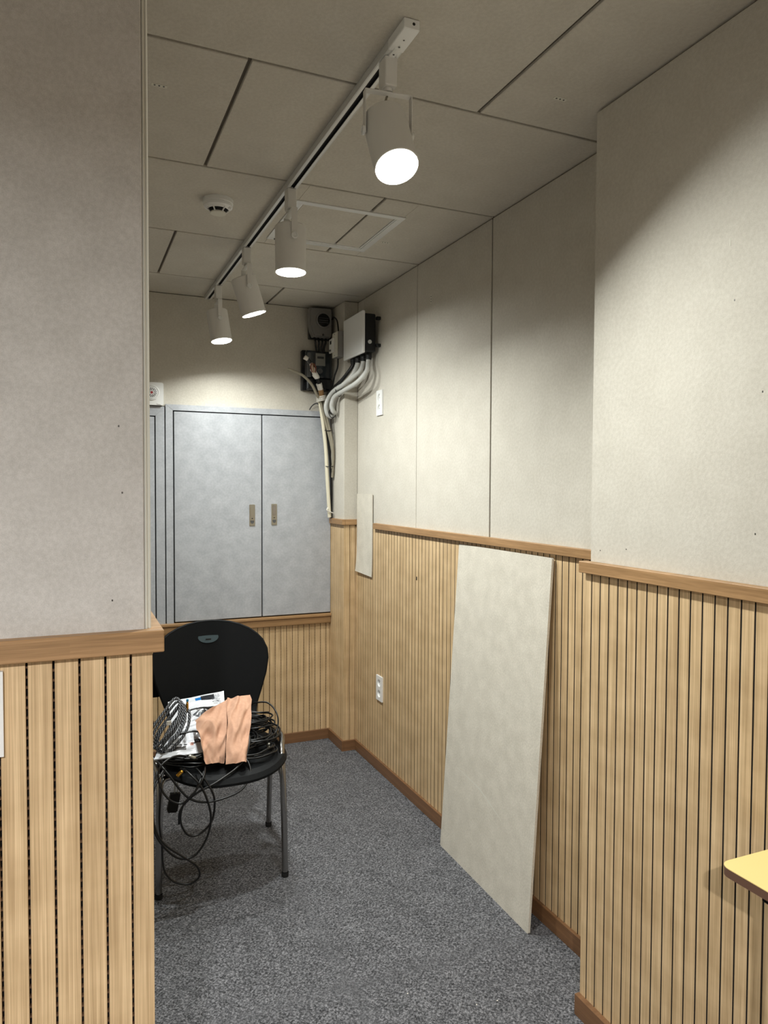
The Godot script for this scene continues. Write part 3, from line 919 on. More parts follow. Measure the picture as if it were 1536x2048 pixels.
# ---------------------------------------------------------------- electrics in the corner
func cable(called: String, label: String, category: String, pts: Array, r: float, m: Material, group := "", per := 6, sides := 8) -> MeshInstance3D:
	var st := S()
	tube(st, smooth_path(pts, per), r, sides)
	var o := obj(called, st, m)
	tag(o, label, category, group)
	return o

func build_electrics() -> void:
	var st: SurfaceTool
	# distribution box
	var o := thing("distribution_box", "black distribution box with a square white cover, high on the right wall", "distribution box", V(XF, 2.12, -3.55))
	solid("body", V(1.3700, 2.128, -3.680), V(1.4280, 2.318, -3.420), M.boxdark, o, 0.004)
	solid("cover", V(1.3545, 2.120, -3.690), V(1.3698, 2.330, -3.416), M.white, o, 0.003)
	for p in [[2.295, -3.412], [2.160, -3.412], [2.295, -3.672], [2.160, -3.672]]:
		solid("mounting_lug", V(1.4275, p[0] - 0.008, p[1] - 0.010), V(XF + 0.003, p[0] + 0.008, p[1] + 0.010), M.boxdark, o, 0.002)
	st = S()
	lathe(st, V(1.396, 2.176, -3.4202), Vector3.BACK, [[0.010, 0.0], [0.010, 0.004], [0.0, 0.005]], 16)
	obj("knockout_plug", st, M.pipe, o)
	for p in [V(1.394, 2.128, -3.580), V(1.402, 2.128, -3.520), V(1.408, 2.128, -3.463), V(1.386, 2.128, -3.625)]:
		st = S()
		lathe(st, p, Vector3.DOWN, [[0.016, 0.0], [0.016, 0.022], [0.0135, 0.024], [0.0135, 0.034]], 18)
		obj("gland", st, M.boxdark, o)
	# conduits
	var gp := "pale conduits below the distribution box"
	var z := -3.885
	cable("conduit_pipe", "upper pale conduit looping from the distribution box into the corner", "conduit", [V(1.393, 2.100, -3.580), V(1.390, 2.080, -3.580), V(1.368, 2.031, -3.585), V(1.345, 1.990, -3.660), V(1.334, 1.970, -3.78), V(1.322, 1.934, -3.838), V(1.309, 1.889, -3.842), V(1.320, 1.848, -3.846), V(1.344, 1.834, -3.850)], 0.0125, M.pipe, gp)
	cable("conduit_pipe", "lower pale conduit looping from the distribution box into the corner", "conduit", [V(1.407, 2.100, -3.464), V(1.405, 2.080, -3.463), V(1.385, 2.029, -3.434), V(1.352, 1.979, -3.476), V(1.343, 1.957, -3.640), V(1.336, 1.938, -3.772), V(1.326, 1.896, -3.796), V(1.336, 1.862, -3.800), V(1.352, 1.853, -3.812)], 0.0125, M.pipe, gp)
	cable("conduit_pipe", "short pale conduit between the two looping ones", "conduit", [V(1.401, 2.100, -3.520), V(1.398, 2.080, -3.520), V(1.380, 2.043, -3.515), V(1.362, 2.012, -3.590), V(1.352, 1.992, -3.690), V(1.350, 1.985, -3.80), V(1.350, 1.955, -3.915)], 0.011, M.pipe, gp)
	cable("black_conduit", "black conduit behind the pale ones, below the distribution box", "conduit", [V(1.386, 2.100, -3.625), V(1.382, 2.085, -3.625), V(1.366, 2.055, -3.640), V(1.349, 2.020, -3.690), V(1.346, 1.995, -3.80), V(1.340, 1.965, -3.905)], 0.010, M.cable)
	for t in [[V(1.345, 1.968, -3.735), 0.024, 0.034], [V(1.338, 1.850, -3.825), 0.022, 0.024]]:
		st = S()
		var loop := []
		for k in 20: loop.append(t[0] + V(sin(TAU * k / 20) * 0.0175, cos(TAU * k / 20) * t[2], cos(TAU * k / 20) * -0.012))
		tube(st, loop, 0.0022, 6, true)
		tag(obj("cable_tie", st, M.cable), "black cable tie where the pale conduits cross the pillar edge" if t[0].y > 1.9 else "black cable tie at the bottom of the looping pale conduits", "cable tie", "cable ties on the conduits")
	# timer on the pillar
	o = thing("timer_switch", "pale timer switch with a small display on the pillar", "timer switch", V(XP, 2.21, -3.75))
	solid("case", V(1.3320, 2.146, -3.790), V(1.3712, 2.279, -3.690), M.meter, o, 0.002)
	solid("front_plate", V(1.3270, 2.146, -3.790), V(1.3318, 2.279, -3.712), M.felt_core, o, 0.0012)
	var fp := solid("display_block", V(1.3190, 2.176, -3.822), V(1.3268, 2.252, -3.752), M.white, o, 0.0015)
	solid("display", V(1.3182, 2.222, -3.806), V(1.3189, 2.240, -3.782), M.slot, fp)
	for k in 2: solid("button", V(1.3175, 2.186 - 0.002 * k, -3.815 + 0.016 * k), V(1.3189, 2.196 - 0.002 * k, -3.805 + 0.016 * k), M.printed, fp)
	for y in [2.156, 2.269]:
		st = S()
		lathe(st, V(1.3269, y, -3.752), Vector3.LEFT, [[0.003, 0.0], [0.003, 0.001], [0, 0.001]], 8)
		obj("screw", st, M.screw, o)
	cable("timer_wire", "pair of thin black wires arching from the meter into the timer switch", "wire", [V(1.352, 2.375, -3.865), V(1.350, 2.380, -3.83), V(1.346, 2.345, -3.765), V(1.348, 2.285, -3.750)], 0.004, M.cable)
	cable("timer_wire", "thin black wire dropping out of the timer switch", "wire", [V(1.346, 2.140, -3.752), V(1.345, 2.094, -3.755), V(1.346, 2.055, -3.805), V(1.343, 2.003, -3.835), V(1.335, 1.94, -3.90)], 0.0045, M.cable)

	# upper meter: grey moulded case with a round window
	var mc := V(1.2950, 2.355, ZB)
	o = thing("electricity_meter", "grey electricity meter with a round window under the ceiling", "electricity meter", mc)
	solid("base_plate", V(1.238, 2.270, ZB + 0.0002), V(1.366, 2.436, ZB + 0.035), M.meterdark, o, 0.004)
	st = S()
	var prof := PackedVector2Array([Vector2(-0.066, 0.078), Vector2(0.052, 0.080), Vector2(0.058, 0.070), Vector2(0.058, -0.070), Vector2(0.050, -0.082), Vector2(-0.046, -0.080), Vector2(-0.060, -0.050), Vector2(-0.068, -0.010), Vector2(-0.070, 0.050)])
	prism(st, V(1.295, 2.355, ZB + 0.0352), Vector3.RIGHT, Vector3.UP, prof, V(0, 0, 0.040))
	var small := PackedVector2Array()
	for p in prof: small.append(p * 0.94)
	prism(st, V(1.295, 2.355, ZB + 0.0752), Vector3.RIGHT, Vector3.UP, small, V(0, 0, 0.012))
	obj("case", st, M.meter, o)
	st = S()
	lathe(st, V(1.303, 2.366, ZB + 0.0872), Vector3.BACK, [[0.046, 0.0], [0.044, 0.006], [0.037, 0.007], [0.036, 0.002]], 36)
	obj("window_rim", st, M.meter, o)
	st = S()
	lathe(st, V(1.303, 2.366, ZB + 0.0874), Vector3.BACK, [[0.0365, 0.002], [0.0, 0.003]], 36)
	var wn := obj("window", st, M.meterdark, o)
	for k in 3: solid("register_bar", V(1.276, 2.352 + 0.012 * k, ZB + 0.0896), V(1.330, 2.3545 + 0.012 * k, ZB + 0.0912), M.printed, wn)
	st = S()
	lathe(st, V(1.300, 2.286, ZB + 0.0872), Vector3.BACK, [[0.006, 0.0], [0.006, 0.003], [0, 0.003]], 12)
	obj("seal_screw", st, M.screw, o)
	for k in 4:
		cable("meter_lead", "dark lead running down between the two electricity meters", "wire", [V(1.262 + 0.022 * k, 2.274, ZB + 0.050), V(1.266 + 0.020 * k, 2.250, ZB + 0.055), V(1.272 + 0.016 * k, 2.225, ZB + 0.045), V(1.278 + 0.014 * k, 2.205, ZB + 0.040)], 0.006, M.meterdark, "leads between the electricity meters")
	# lower meter: dark base with smoked cover and pale register plate
	o = thing("electricity_meter", "dark electricity meter with a pale register plate, below the round-windowed one", "electricity meter", V(1.28, 2.0, ZB))
	solid("base_plate", V(1.196, 1.982, ZB + 0.0002), V(1.366, 2.205, ZB + 0.030), M.meterdark, o, 0.004)
	solid("terminal_box", V(1.215, 1.985, ZB + 0.0302), V(1.362, 2.050, ZB + 0.068), M.meterdark, o, 0.006)
	var rp := solid("register_plate", V(1.264, 2.118, ZB + 0.060), V(1.322, 2.188, ZB + 0.064), M.meter, o, 0.001)
	solid("plate_face", V(1.266, 2.120, ZB + 0.0642), V(1.320, 2.186, ZB + 0.0650), M.felt_core, rp)
	solid("number_window", V(1.274, 2.158, ZB + 0.0652), V(1.312, 2.170, ZB + 0.0662), M.slot, rp)
	for k in 5: solid("digit_wheel", V(1.2760 + 0.0072 * k, 2.160, ZB + 0.0664), V(1.2808 + 0.0072 * k, 2.168, ZB + 0.0670), M.printed, rp)
	st = S()
	lathe(st, V(1.295, 2.092, ZB + 0.050), Vector3.BACK, [[0.014, 0.0], [0.014, 0.006], [0.009, 0.006], [0.009, 0.002], [0, 0.002]], 18)
	obj("disc_hub", st, M.meter, o)
	solid("frame_post", V(1.222, 2.055, ZB + 0.0304), V(1.240, 2.190, ZB + 0.055), M.meter, o, 0.002)
	solid("smoked_cover", V(1.206, 2.052, ZB + 0.0304), V(1.358, 2.198, ZB + 0.0780), M.glass, o, 0.006)

	# taped splice standing in front of the lower meter
	var sp := [V(1.185, 2.151, -3.838), V(1.203, 2.141, -3.838), V(1.221, 2.120, -3.842), V(1.232, 2.091, -3.842), V(1.248, 2.065, -3.848), V(1.263, 2.043, -3.852), V(1.275, 2.014, -3.856), V(1.287, 1.983, -3.866), V(1.296, 1.945, -3.872)]
	o = thing("taped_splice", "cut cables with white and brown tape ends in front of the lower meter", "cable splice", V(1.29, 1.945, -3.87))
	for q in [[0, 1, 0.013, "tape"], [1, 2, 0.011, "cable"], [2, 3, 0.010, "tape"], [3, 4, 0.015, "tape"], [4, 5, 0.017, "tape"], [5, 6, 0.012, "cable"], [6, 7, 0.017, "tape"], [7, 8, 0.015, "tapebrown"]]:
		st = S()
		var A: Vector3 = sp[q[0]]
		var Bq: Vector3 = sp[q[1]]
		var pts := []
		for k in 6: pts.append(A.lerp(Bq, -0.06 + 1.12 * k / 5.0) + V(wob.get_noise_2d(k * 40, q[0] * 70) * 0.003, 0, 0))
		tube(st, pts, q[2], 9, false, true, q[2] * 0.86)
		obj("tape_wrap", st, M[q[3]], o)
	for k in 3:
		st = S()
		tube(st, smooth_path([V(1.222 + 0.006 * k, 2.118, -3.830), V(1.215 + 0.014 * k, 2.098, -3.822), V(1.226 + 0.009 * k, 2.070, -3.830)], 5), 0.0032, 6)
		obj("bare_strand", st, [M.copper, M.tapebrown, M.copper][k], o)
	cable("loose_cable", "grey cable with a cut end sticking out left of the lower meter", "cable", [V(1.079, 2.074, -3.800), V(1.120, 2.063, -3.800), V(1.171, 2.045, -3.812), V(1.225, 2.004, -3.835), V(1.258, 1.953, -3.848), V(1.285, 1.921, -3.868), V(1.306, 1.847, -3.870), V(1.330, 1.759, -3.868), V(1.350, 1.676, -3.866), V(1.361, 1.604, -3.866), V(1.361, 1.50, -3.88)], 0.0075, M.greycable)
	cable("white_sheath_cable", "thick cream cable running down the corner beside the cabinet", "cable", [V(1.289, 1.925, -3.888), V(1.308, 1.792, -3.885), V(1.324, 1.653, -3.885), V(1.331, 1.513, -3.885), V(1.340, 1.373, -3.885), V(1.346, 1.276, -3.885)], 0.0105, M.sheath, "", 8, 10)
	cable("black_drop_cable", "black cable running down the corner behind the cream one", "cable", [V(1.296, 1.940, -3.905), V(1.324, 1.792, -3.905), V(1.345, 1.681, -3.900), V(1.355, 1.570, -3.898), V(1.361, 1.429, -3.898), V(1.362, 1.272, -3.905)], 0.0075, M.cable)
	cable("grey_drop_cable", "short thick grey cable joining the bundle in the corner", "cable", [V(1.304, 1.93, -3.880), V(1.326, 1.820, -3.872), V(1.350, 1.710, -3.862), V(1.359, 1.612, -3.862), V(1.360, 1.55, -3.875)], 0.0085, M.greycable)
	cable("black_loop_wire", "thin black wire looping over the top edge of the cabinet", "wire", [V(1.240, 1.876, -3.925), V(1.255, 1.900, -3.92), V(1.275, 1.912, -3.905), V(1.292, 1.90, -3.895)], 0.003, M.cable)
	st = S()
	var tie := []
	for k in 48:
		var a := TAU * k / 12.0
		tie.append(V(1.291 + cos(a) * 0.024, 1.922 + 0.0075 * (k / 12.0) + cos(a) * 0.007, -3.872 + sin(a) * 0.028))
	tube(st, tie, 0.0030, 6)
	tag(obj("binding_wire", st, M.tape), "white wire wound round the cable bundle above the cabinet", "wire")
	st = S()
	tube(st, smooth_path([V(1.330, 1.330, -3.868), V(1.322, 1.318, -3.862), V(1.340, 1.308, -3.862), V(1.362, 1.300, -3.866)], 5), 0.003, 6)
	tag(obj("binding_wire", st, M.tape), "white wire hooked round the cables just above the pillar rail", "wire")
	for y in [1.560, 1.760]:
		st = S()
		var loop := []
		for k in 16: loop.append(V(1.343 + cos(TAU * k / 16) * 0.022 - (0.008 if y > 1.7 else 0.0), y + 0.002 * sin(k), -3.885 + sin(TAU * k / 16) * 0.030))
		tube(st, loop, 0.0022, 6, true)
		tag(obj("cable_tie", st, M.cable), "black cable tie round the cream cable alone, level with the cabinet doors" if y < 1.7 else "black cable tie round the cream and grey cables near the cabinet top", "cable tie", "cable ties in the corner")

# ---------------------------------------------------------------- chair and what lies on it
func half_width(y: float) -> float:
	var t := [[0.455, 0.160], [0.50, 0.163], [0.545, 0.171], [0.60, 0.190], [0.67, 0.212], [0.73, 0.223], [0.765, 0.221], [0.80, 0.207], [0.825, 0.186], [0.848, 0.156], [0.865, 0.121], [0.877, 0.082], [0.884, 0.040], [0.8855, 0.010]]
	if y <= t[0][0]: return t[0][1]
	for k in t.size() - 1:
		if y <= t[k + 1][0]: return lerpf(t[k][1], t[k + 1][1], (y - t[k][0]) / (t[k + 1][0] - t[k][0]))
	return t[-1][1]

func back_point(x: float, y: float) -> Vector3:
	# the shell leans back and cups round the sitter
	return V(0.532 + x + 0.04 * x, y, -2.985 - 0.20 * (y - 0.46) + 0.75 * x * x + (0.05 * pow(maxf(0.0, 0.56 - y) / 0.1, 2.0)))

func build_chair() -> void:
	var st := S()
	var o := thing("stacking_chair", "black plastic shell chair with chrome legs, heaped with cables", "chair", V(0.52, 0, -2.80))
	var ys := []
	for k in 26: ys.append(0.455 + 0.31 * k / 25.0)
	for q in [0.785, 0.80, 0.813, 0.825, 0.837, 0.848, 0.857, 0.865, 0.872, 0.877, 0.881, 0.884, 0.8855]: ys.append(q)
	var g := []
	for y in ys:
		var row := []
		var hw := half_width(y)
		for c in 25: row.append(back_point(hw * (c / 12.0 - 1.0), y))
		g.append(row)
	sheet(st, g, 0.011)
	# rolled rim
	var rim := []
	for y in ys: rim.append(back_point(half_width(y), y))
	for k in range(ys.size() - 1, -1, -1): rim.append(back_point(-half_width(ys[k]), ys[k]))
	tube(st, rim, 0.0062, 7)
	var bk := obj("backrest", st, M.black, o)
	# grip slot near the top
	st = S()
	var gp := PackedVector2Array()
	for k in 13: gp.append(Vector2(cos(PI + PI * k / 12.0) * 0.042, sin(PI + PI * k / 12.0) * 0.024))
	for k in 5: gp.append(Vector2(0.040 - 0.02 * k, 0.0055 + 0.0018 * sin(PI * k / 4.0)))
	prism(st, back_point(-0.005, 0.8230) + V(0, 0, 0.0068), V(1.0, 0, 0.0), V(0, 0.98, -0.2).normalized(), gp, V(0, 0.0004, 0.0022))
	var gi := obj("grip_insert", st, M.grip, bk)
	st = S()
	box(st, back_point(-0.005, 0.8150) + V(-0.011, -0.0025, 0.0092), back_point(-0.005, 0.8150) + V(0.011, 0.0025, 0.0106))
	obj("grip_mark", st, M.slot, gi)
	# seat shell
	st = S()
	var sc := V(0.522, 0.446, -2.748)
	var rings := [[0.0, 0.000], [0.3, 0.000], [0.6, 0.002], [0.85, 0.007], [0.95, 0.006], [1.0, -0.004], [1.0, -0.012], [0.965, -0.020], [0.6, -0.024], [0.0, -0.024]]
	var grid := []
	for r in rings:
		var row := []
		for k in 49:
			var a := TAU * k / 48.0
			var ex := 0.235 * signf(cos(a)) * pow(absf(cos(a)), 0.75)
			var ez := 0.245 * signf(sin(a)) * pow(absf(sin(a)), 0.75)
			var p := V(ex * r[0], r[1], ez * r[0])
			var front: float = clampf((p.z - 0.12) / 0.125, 0.0, 1.0)
			p.y -= 0.026 * front * front
			row.append(sc + p)
		grid.append(row)
	for r in grid.size() - 1:
		for k in 48:
			var q := [grid[r][k], grid[r][k + 1], grid[r + 1][k + 1], grid[r + 1][k]]
			var cc: Vector3 = (q[0] + q[2]) * 0.5
			flat(st, q, (cc - (sc - V(0, 0.012, 0))) * V(0.2, 6.0, 0.2) if r < 4 or r > 6 else (cc - sc) * V(1, 0, 1))
	obj("seat", st, M.black, o)
	# chrome frame
	for s in [1, -1]:
		var X := func(x: float, y: float, z: float) -> Vector3:
			return V(x, y, z) if s > 0 else V(0.2775 + (0.7265 - x) * 0.98, y, z - 0.026)
		st = S()
		tube(st, smooth_path([X.call(0.7265, 0.012, -2.5935), X.call(0.7240, 0.20, -2.596), X.call(0.7200, 0.385, -2.603), X.call(0.7215, 0.435, -2.622), X.call(0.735, 0.465, -2.672), X.call(0.754, 0.474, -2.740), X.call(0.764, 0.468, -2.84), X.call(0.757, 0.452, -2.94), X.call(0.732, 0.452, -3.015), X.call(0.700, 0.50, -3.018)], 7), 0.0115, 14)
		obj("front_leg", st, M.chrome, o)
		st = S()
		tube(st, smooth_path([X.call(0.7205, 0.365, -2.602), X.call(0.712, 0.402, -2.612), X.call(0.690, 0.414, -2.622), X.call(0.60, 0.408, -2.63), X.call(0.505, 0.404, -2.63)], 6), 0.0105, 12)
		obj("cross_tube", st, M.chrome, o)
		st = S()
		tube(st, smooth_path([X.call(0.7705, 0.012, -3.0095), X.call(0.769, 0.20, -2.985), X.call(0.766, 0.38, -2.955), X.call(0.762, 0.452, -2.925)], 6), 0.0108, 12)
		obj("rear_leg", st, M.chrome, o)
		for f in [X.call(0.7265, 0.0, -2.5935), X.call(0.7705, 0.0, -3.0095)]:
			st = S()
			lathe(st, f, Vector3.UP, [[0.0, 0.0005], [0.0125, 0.0005], [0.0138, 0.004], [0.0132, 0.018]], 16)
			obj("foot_cap", st, M.rubber, o)
	# folded writing tablet behind the left side, its hinge under the seat
	st = S()
	prism(st, V(0.262, 0.655, -3.075), V(1, 0, 0.05).normalized(), Vector3.UP, rounded2(0.17, 0.135, 0.02, 4), V(0, 0, -0.018))
	obj("writing_tablet", st, M.black, o)
	st = S()
	for dx in [0.0, 0.011]: tube(st, [V(0.3665 + dx, 0.425, -2.85), V(0.3625 + dx, 0.268, -2.85)], 0.0028, 8)
	var hg := obj("hinge_rod", st, M.steel, o)
	st = S()
	prism(st, V(0, 0, -2.862), Vector3.RIGHT, Vector3.UP, PackedVector2Array([Vector2(0.348, 0.272), Vector2(0.384, 0.269), Vector2(0.372, 0.205), Vector2(0.366, 0.2), Vector2(0.338, 0.203), Vector2(0.334, 0.210)]), V(0, 0, 0.022))
	obj("hinge_block", st, M.rubber, hg)

func coil(c: Vector3, rx: float, rz: float, turns: float, rise: float, spread: float, sd: int) -> Array:
	rng.seed = sd
	var pts := []
	var n := int(turns * 14)
	for k in n:
		var a := TAU * k / 14.0
		var lap := k / 14.0
		var q := spread * wob.get_noise_2d(k * 5.0, sd * 31.0)
		var r2 := spread * wob.get_noise_2d(k * 5.0, sd * 57.0 + 500)
		pts.append(c + V((rx + q) * cos(a) + r2 * 0.5, rise * lap / turns + absf(wob.get_noise_2d(k * 9.0, sd * 13.0)) * 0.02, (rz + r2) * sin(a) + q * 0.4))
	return pts

func build_heap() -> void:
	var st: SurfaceTool
	var o: Node3D
	var grp := "black audio cables heaped on the chair"
	# coils lying on the seat
	var base := V(0, 0, 0)
	o = thing("audio_cable", "coil of black audio cable with a jack plug on the right of the seat", "cable", V(0.655, 0.462, -2.79), grp)
	st = S()
	var p1 := coil(V(0.640, 0.462, -2.790), 0.098, 0.115, 7.0, 0.038, 0.030, 3)
	tube(st, smooth_path(p1, 3), 0.0036, 6)
	obj("cord", st, M.cable, o)
	st = S()
	lathe(st, V(0.688, 0.470, -2.680), V(-0.1, -0.25, 1), [[0.0, -0.022], [0.006, -0.022], [0.0085, -0.016], [0.0095, 0.0], [0.0095, 0.010], [0.0075, 0.010], [0.0070, 0.002], [0.0, 0.002]], 18)
	obj("plug", st, M.steel, o)
	cable("audio_cable", "coil of thin black cable under the peach cloth", "cable", coil(V(0.500, 0.464, -2.735), 0.155, 0.135, 6.0, 0.030, 0.030, 7), 0.0034, M.cable, grp, 3, 6)
	cable("audio_cable", "loose coil of black cable on the left of the seat below the printed bags", "cable", coil(V(0.400, 0.464, -2.690), 0.098, 0.100, 6.0, 0.034, 0.028, 9), 0.0034, M.cable, grp, 3, 6)
	cable("audio_cable", "tight coil of black cable heaped at the back of the seat", "cable", coil(V(0.655, 0.478, -2.855), 0.082, 0.060, 8.0, 0.050, 0.026, 12), 0.0034, M.cable, grp, 3, 6)
	cable("audio_cable", "flat coil of black cable at the right front of the seat", "cable", coil(V(0.590, 0.458, -2.660), 0.110, 0.075, 5.0, 0.022, 0.026, 15), 0.0034, M.cable, grp, 3, 6)
	# single runs
	cable("audio_cable", "black cable arching up off the right of the seat", "cable", [V(0.640, 0.520, -2.900), V(0.673, 0.567, -2.895), V(0.693, 0.577, -2.880), V(0.725, 0.579, -2.860), V(0.745, 0.564, -2.830), V(0.754, 0.538, -2.800), V(0.750, 0.508, -2.780), V(0.735, 0.485, -2.760), V(0.709, 0.470, -2.720), V(0.690, 0.466, -2.695)], 0.0032, M.cable, grp)
	cable("audio_cable", "black cable sweeping across in front of the peach cloth", "cable", [V(0.600, 0.520, -2.70), V(0.603, 0.534, -2.640), V(0.594, 0.509, -2.600), V(0.575, 0.476, -2.575), V(0.535, 0.455, -2.540), V(0.460, 0.430, -2.505), V(0.397, 0.410, -2.495), V(0.356, 0.384, -2.492), V(0.335, 0.350, -2.50), V(0.335, 0.30, -2.52)], 0.0038, M.cable, grp)
	cable("audio_cable", "black cable sagging in a wide bow below the front of the seat", "cable", [V(0.545, 0.490, -2.62), V(0.580, 0.465, -2.570), V(0.582, 0.429, -2.530), V(0.548, 0.395, -2.500), V(0.497, 0.378, -2.492), V(0.425, 0.372, -2.490), V(0.373, 0.389, -2.490), V(0.340, 0.420, -2.500), V(0.303, 0.472, -2.520), V(0.274, 0.503, -2.56), V(0.27, 0.49, -2.62)], 0.0038, M.cable, grp)
	cable("audio_cable", "black cable ringing round at the left front corner of the seat", "cable", [V(0.37, 0.50, -2.60), V(0.336, 0.522, -2.555), V(0.303, 0.524, -2.530), V(0.273, 0.508, -2.510), V(0.266, 0.474, -2.500), V(0.279, 0.431, -2.490), V(0.307, 0.397, -2.485), V(0.342, 0.386, -2.482), V(0.377, 0.409, -2.484), V(0.400, 0.440, -2.500), V(0.43, 0.463, -2.56)], 0.0036, M.cable, grp)
	cable("audio_cable", "black cable hanging in a closed loop below the seat", "cable", [V(0.400, 0.466, -2.56), V(0.413, 0.455, -2.515), V(0.443, 0.402, -2.492), V(0.450, 0.355, -2.492), V(0.439, 0.302, -2.492), V(0.401, 0.268, -2.490), V(0.361, 0.271, -2.486), V(0.335, 0.323, -2.480), V(0.343, 0.380, -2.478), V(0.384, 0.420, -2.482), V(0.414, 0.458, -2.500), V(0.43, 0.467, -2.56)], 0.0036, M.cable, grp)
	cable("audio_cable", "black cable drooping halfway to the carpet in a deep bow", "cable", [V(0.35, 0.468, -2.58), V(0.368, 0.470, -2.515), V(0.408, 0.422, -2.486), V(0.435, 0.332, -2.484), V(0.424, 0.258, -2.484), V(0.383, 0.200, -2.484), V(0.333, 0.197, -2.484), V(0.290, 0.234, -2.486), V(0.256, 0.289, -2.49), V(0.249, 0.332, -2.495), V(0.25, 0.42, -2.52), V(0.29, 0.468, -2.58)], 0.0038, M.cable, grp)
	cable("audio_cable", "black cable hanging almost to the carpet with an open loop", "cable", [V(0.30, 0.468, -2.60), V(0.282, 0.462, -2.535), V(0.275, 0.423, -2.510), V(0.269, 0.326, -2.505), V(0.276, 0.248, -2.500), V(0.278, 0.190, -2.498), V(0.287, 0.152, -2.495), V(0.314, 0.119, -2.490), V(0.362, 0.104, -2.484), V(0.395, 0.125, -2.480), V(0.386, 0.165, -2.476), V(0.339, 0.208, -2.474), V(0.282, 0.261, -2.472), V(0.252, 0.32, -2.474), V(0.244, 0.40, -2.50), V(0.27, 0.468, -2.58)], 0.0036, M.cable, grp)
	cable("audio_cable", "black cable lying over the upper printed bag", "cable", [V(0.383, 0.596, -2.762), V(0.415, 0.612, -2.768), V(0.466, 0.612, -2.774), V(0.50, 0.590, -2.772), V(0.53, 0.545, -2.75)], 0.0032, M.cable, grp)
	cable("audio_cable", "black cable lying over the lower printed bag", "cable", [V(0.286, 0.530, -2.60), V(0.320, 0.542, -2.640), V(0.342, 0.558, -2.645), V(0.376, 0.569, -2.645), V(0.42, 0.565, -2.65), V(0.45, 0.53, -2.66)], 0.0032, M.cable, grp)
	# braided cable bundled at the left
	o = thing("braided_cable", "bundle of black and white braided cable at the left of the seat", "cable", V(0.33, 0.50, -2.70))
	st = S()
	var bp := [V(0.262, 0.535, -2.655), V(0.268, 0.575, -2.665), V(0.298, 0.613, -2.680), V(0.325, 0.641, -2.690), V(0.352, 0.668, -2.70), V(0.370, 0.670, -2.705), V(0.374, 0.655, -2.690), V(0.366, 0.620, -2.665), V(0.342, 0.586, -2.640), V(0.315, 0.562, -2.630), V(0.285, 0.530, -2.63)]
	var lay := []
	for lap in 5:
		for k in bp.size():
			var q: Vector3 = bp[k]
			var shrink := 1.0 - 0.13 * lap
			var ce := V(0.320, 0.605, -2.668)
			lay.append(ce + (q - ce) * V(1.0 - 0.03 * lap, 1.0 - 0.02 * lap, 1.0) + V(0.010 * lap - 0.012, -0.009 * lap + 0.006, 0.006 * sin(lap * 2.1 + k)) * (1.0 if lap % 2 == 0 else 0.7))
	tube(st, smooth_path(lay, 5), 0.0052, 8, false, true, -1.0, 45.0)
	obj("cord", st, M.braid, o)
	st = S()
	lathe(st, V(0.3895, 0.645, -2.700), V(0.05, 1, 0), [[0.0045, -0.016], [0.0055, 0.0], [0.0050, 0.012], [0.0036, 0.014], [0.0036, 0.020]], 12)
	var pl := obj("plug", st, M.gold, o)
	st = S()
	lathe(st, V(0.3905, 0.665, -2.700), V(0.05, 1, 0), [[0.0040, 0.0], [0.0045, 0.002], [0.0042, 0.008], [0.0, 0.009]], 12)
	obj("blue_cap", st, M.blue, pl)
	solid("hang_label", V(0.312, 0.600, -2.655), V(0.328, 0.616, -2.652), M.tape, o, 0.0008)
	# plugs lying at the front
	for q in [[V(0.374, 0.516, -2.555), V(0.40, 0.503, -2.552), "steel"], [V(0.326, 0.474, -2.497), V(0.353, 0.496, -2.50), "gold"]]:
		var a: Vector3 = q[0]
		var d: Vector3 = (q[1] - q[0])
		o = thing("cable_plug", "silver cable plug lying in front of the lower printed bag" if q[2] == "steel" else "brass coloured cable plug hanging over the seat front", "plug", a)
		st = S()
		lathe(st, a, d, [[0.0, 0.0], [0.0055, 0.0], [0.0065, 0.004], [0.0065, 0.020], [0.0050, 0.024], [0.0, 0.026]], 12)
		obj("shell", st, M[q[2]], o)
		st = S()
		lathe(st, a, d, [[0.0045, 0.025], [0.0040, d.length()], [0.0, d.length()]], 10)
		obj("boot", st, M.cable, o)

	# printed plastic bags
	bag("printed_bag", "white glossy printed plastic bag against the chair back", [V(0.346, 0.612, -2.900), V(0.566, 0.626, -2.925), V(0.545, 0.530, -2.775), V(0.345, 0.540, -2.725)], M.bag_a, 5, 0.018)
	bag("printed_bag", "white glossy printed plastic bag at the left front of the seat", [V(0.330, 0.548, -2.775), V(0.455, 0.556, -2.765), V(0.462, 0.500, -2.620), V(0.262, 0.503, -2.600)], M.bag_b, 9, 0.012)

	# peach cloth: a left half and a right half folded over it
	o = thing("peach_cloth", "wrinkled peach cloth draped over the cables on the chair", "cloth", V(0.53, 0.46, -2.66))
	fold("left_flap", o, [V(0.424, 0.600, -2.702), V(0.562, 0.638, -2.792), V(0.526, 0.556, -2.660), V(0.505, 0.476, -2.562), V(0.432, 0.482, -2.552), V(0.422, 0.560, -2.626)], 21, 0.0)
	fold("right_flap", o, [V(0.552, 0.639, -2.782), V(0.643, 0.644, -2.780), V(0.615, 0.571, -2.656), V(0.569, 0.468, -2.546), V(0.500, 0.473, -2.543), V(0.523, 0.561, -2.646)], 37, 0.004)

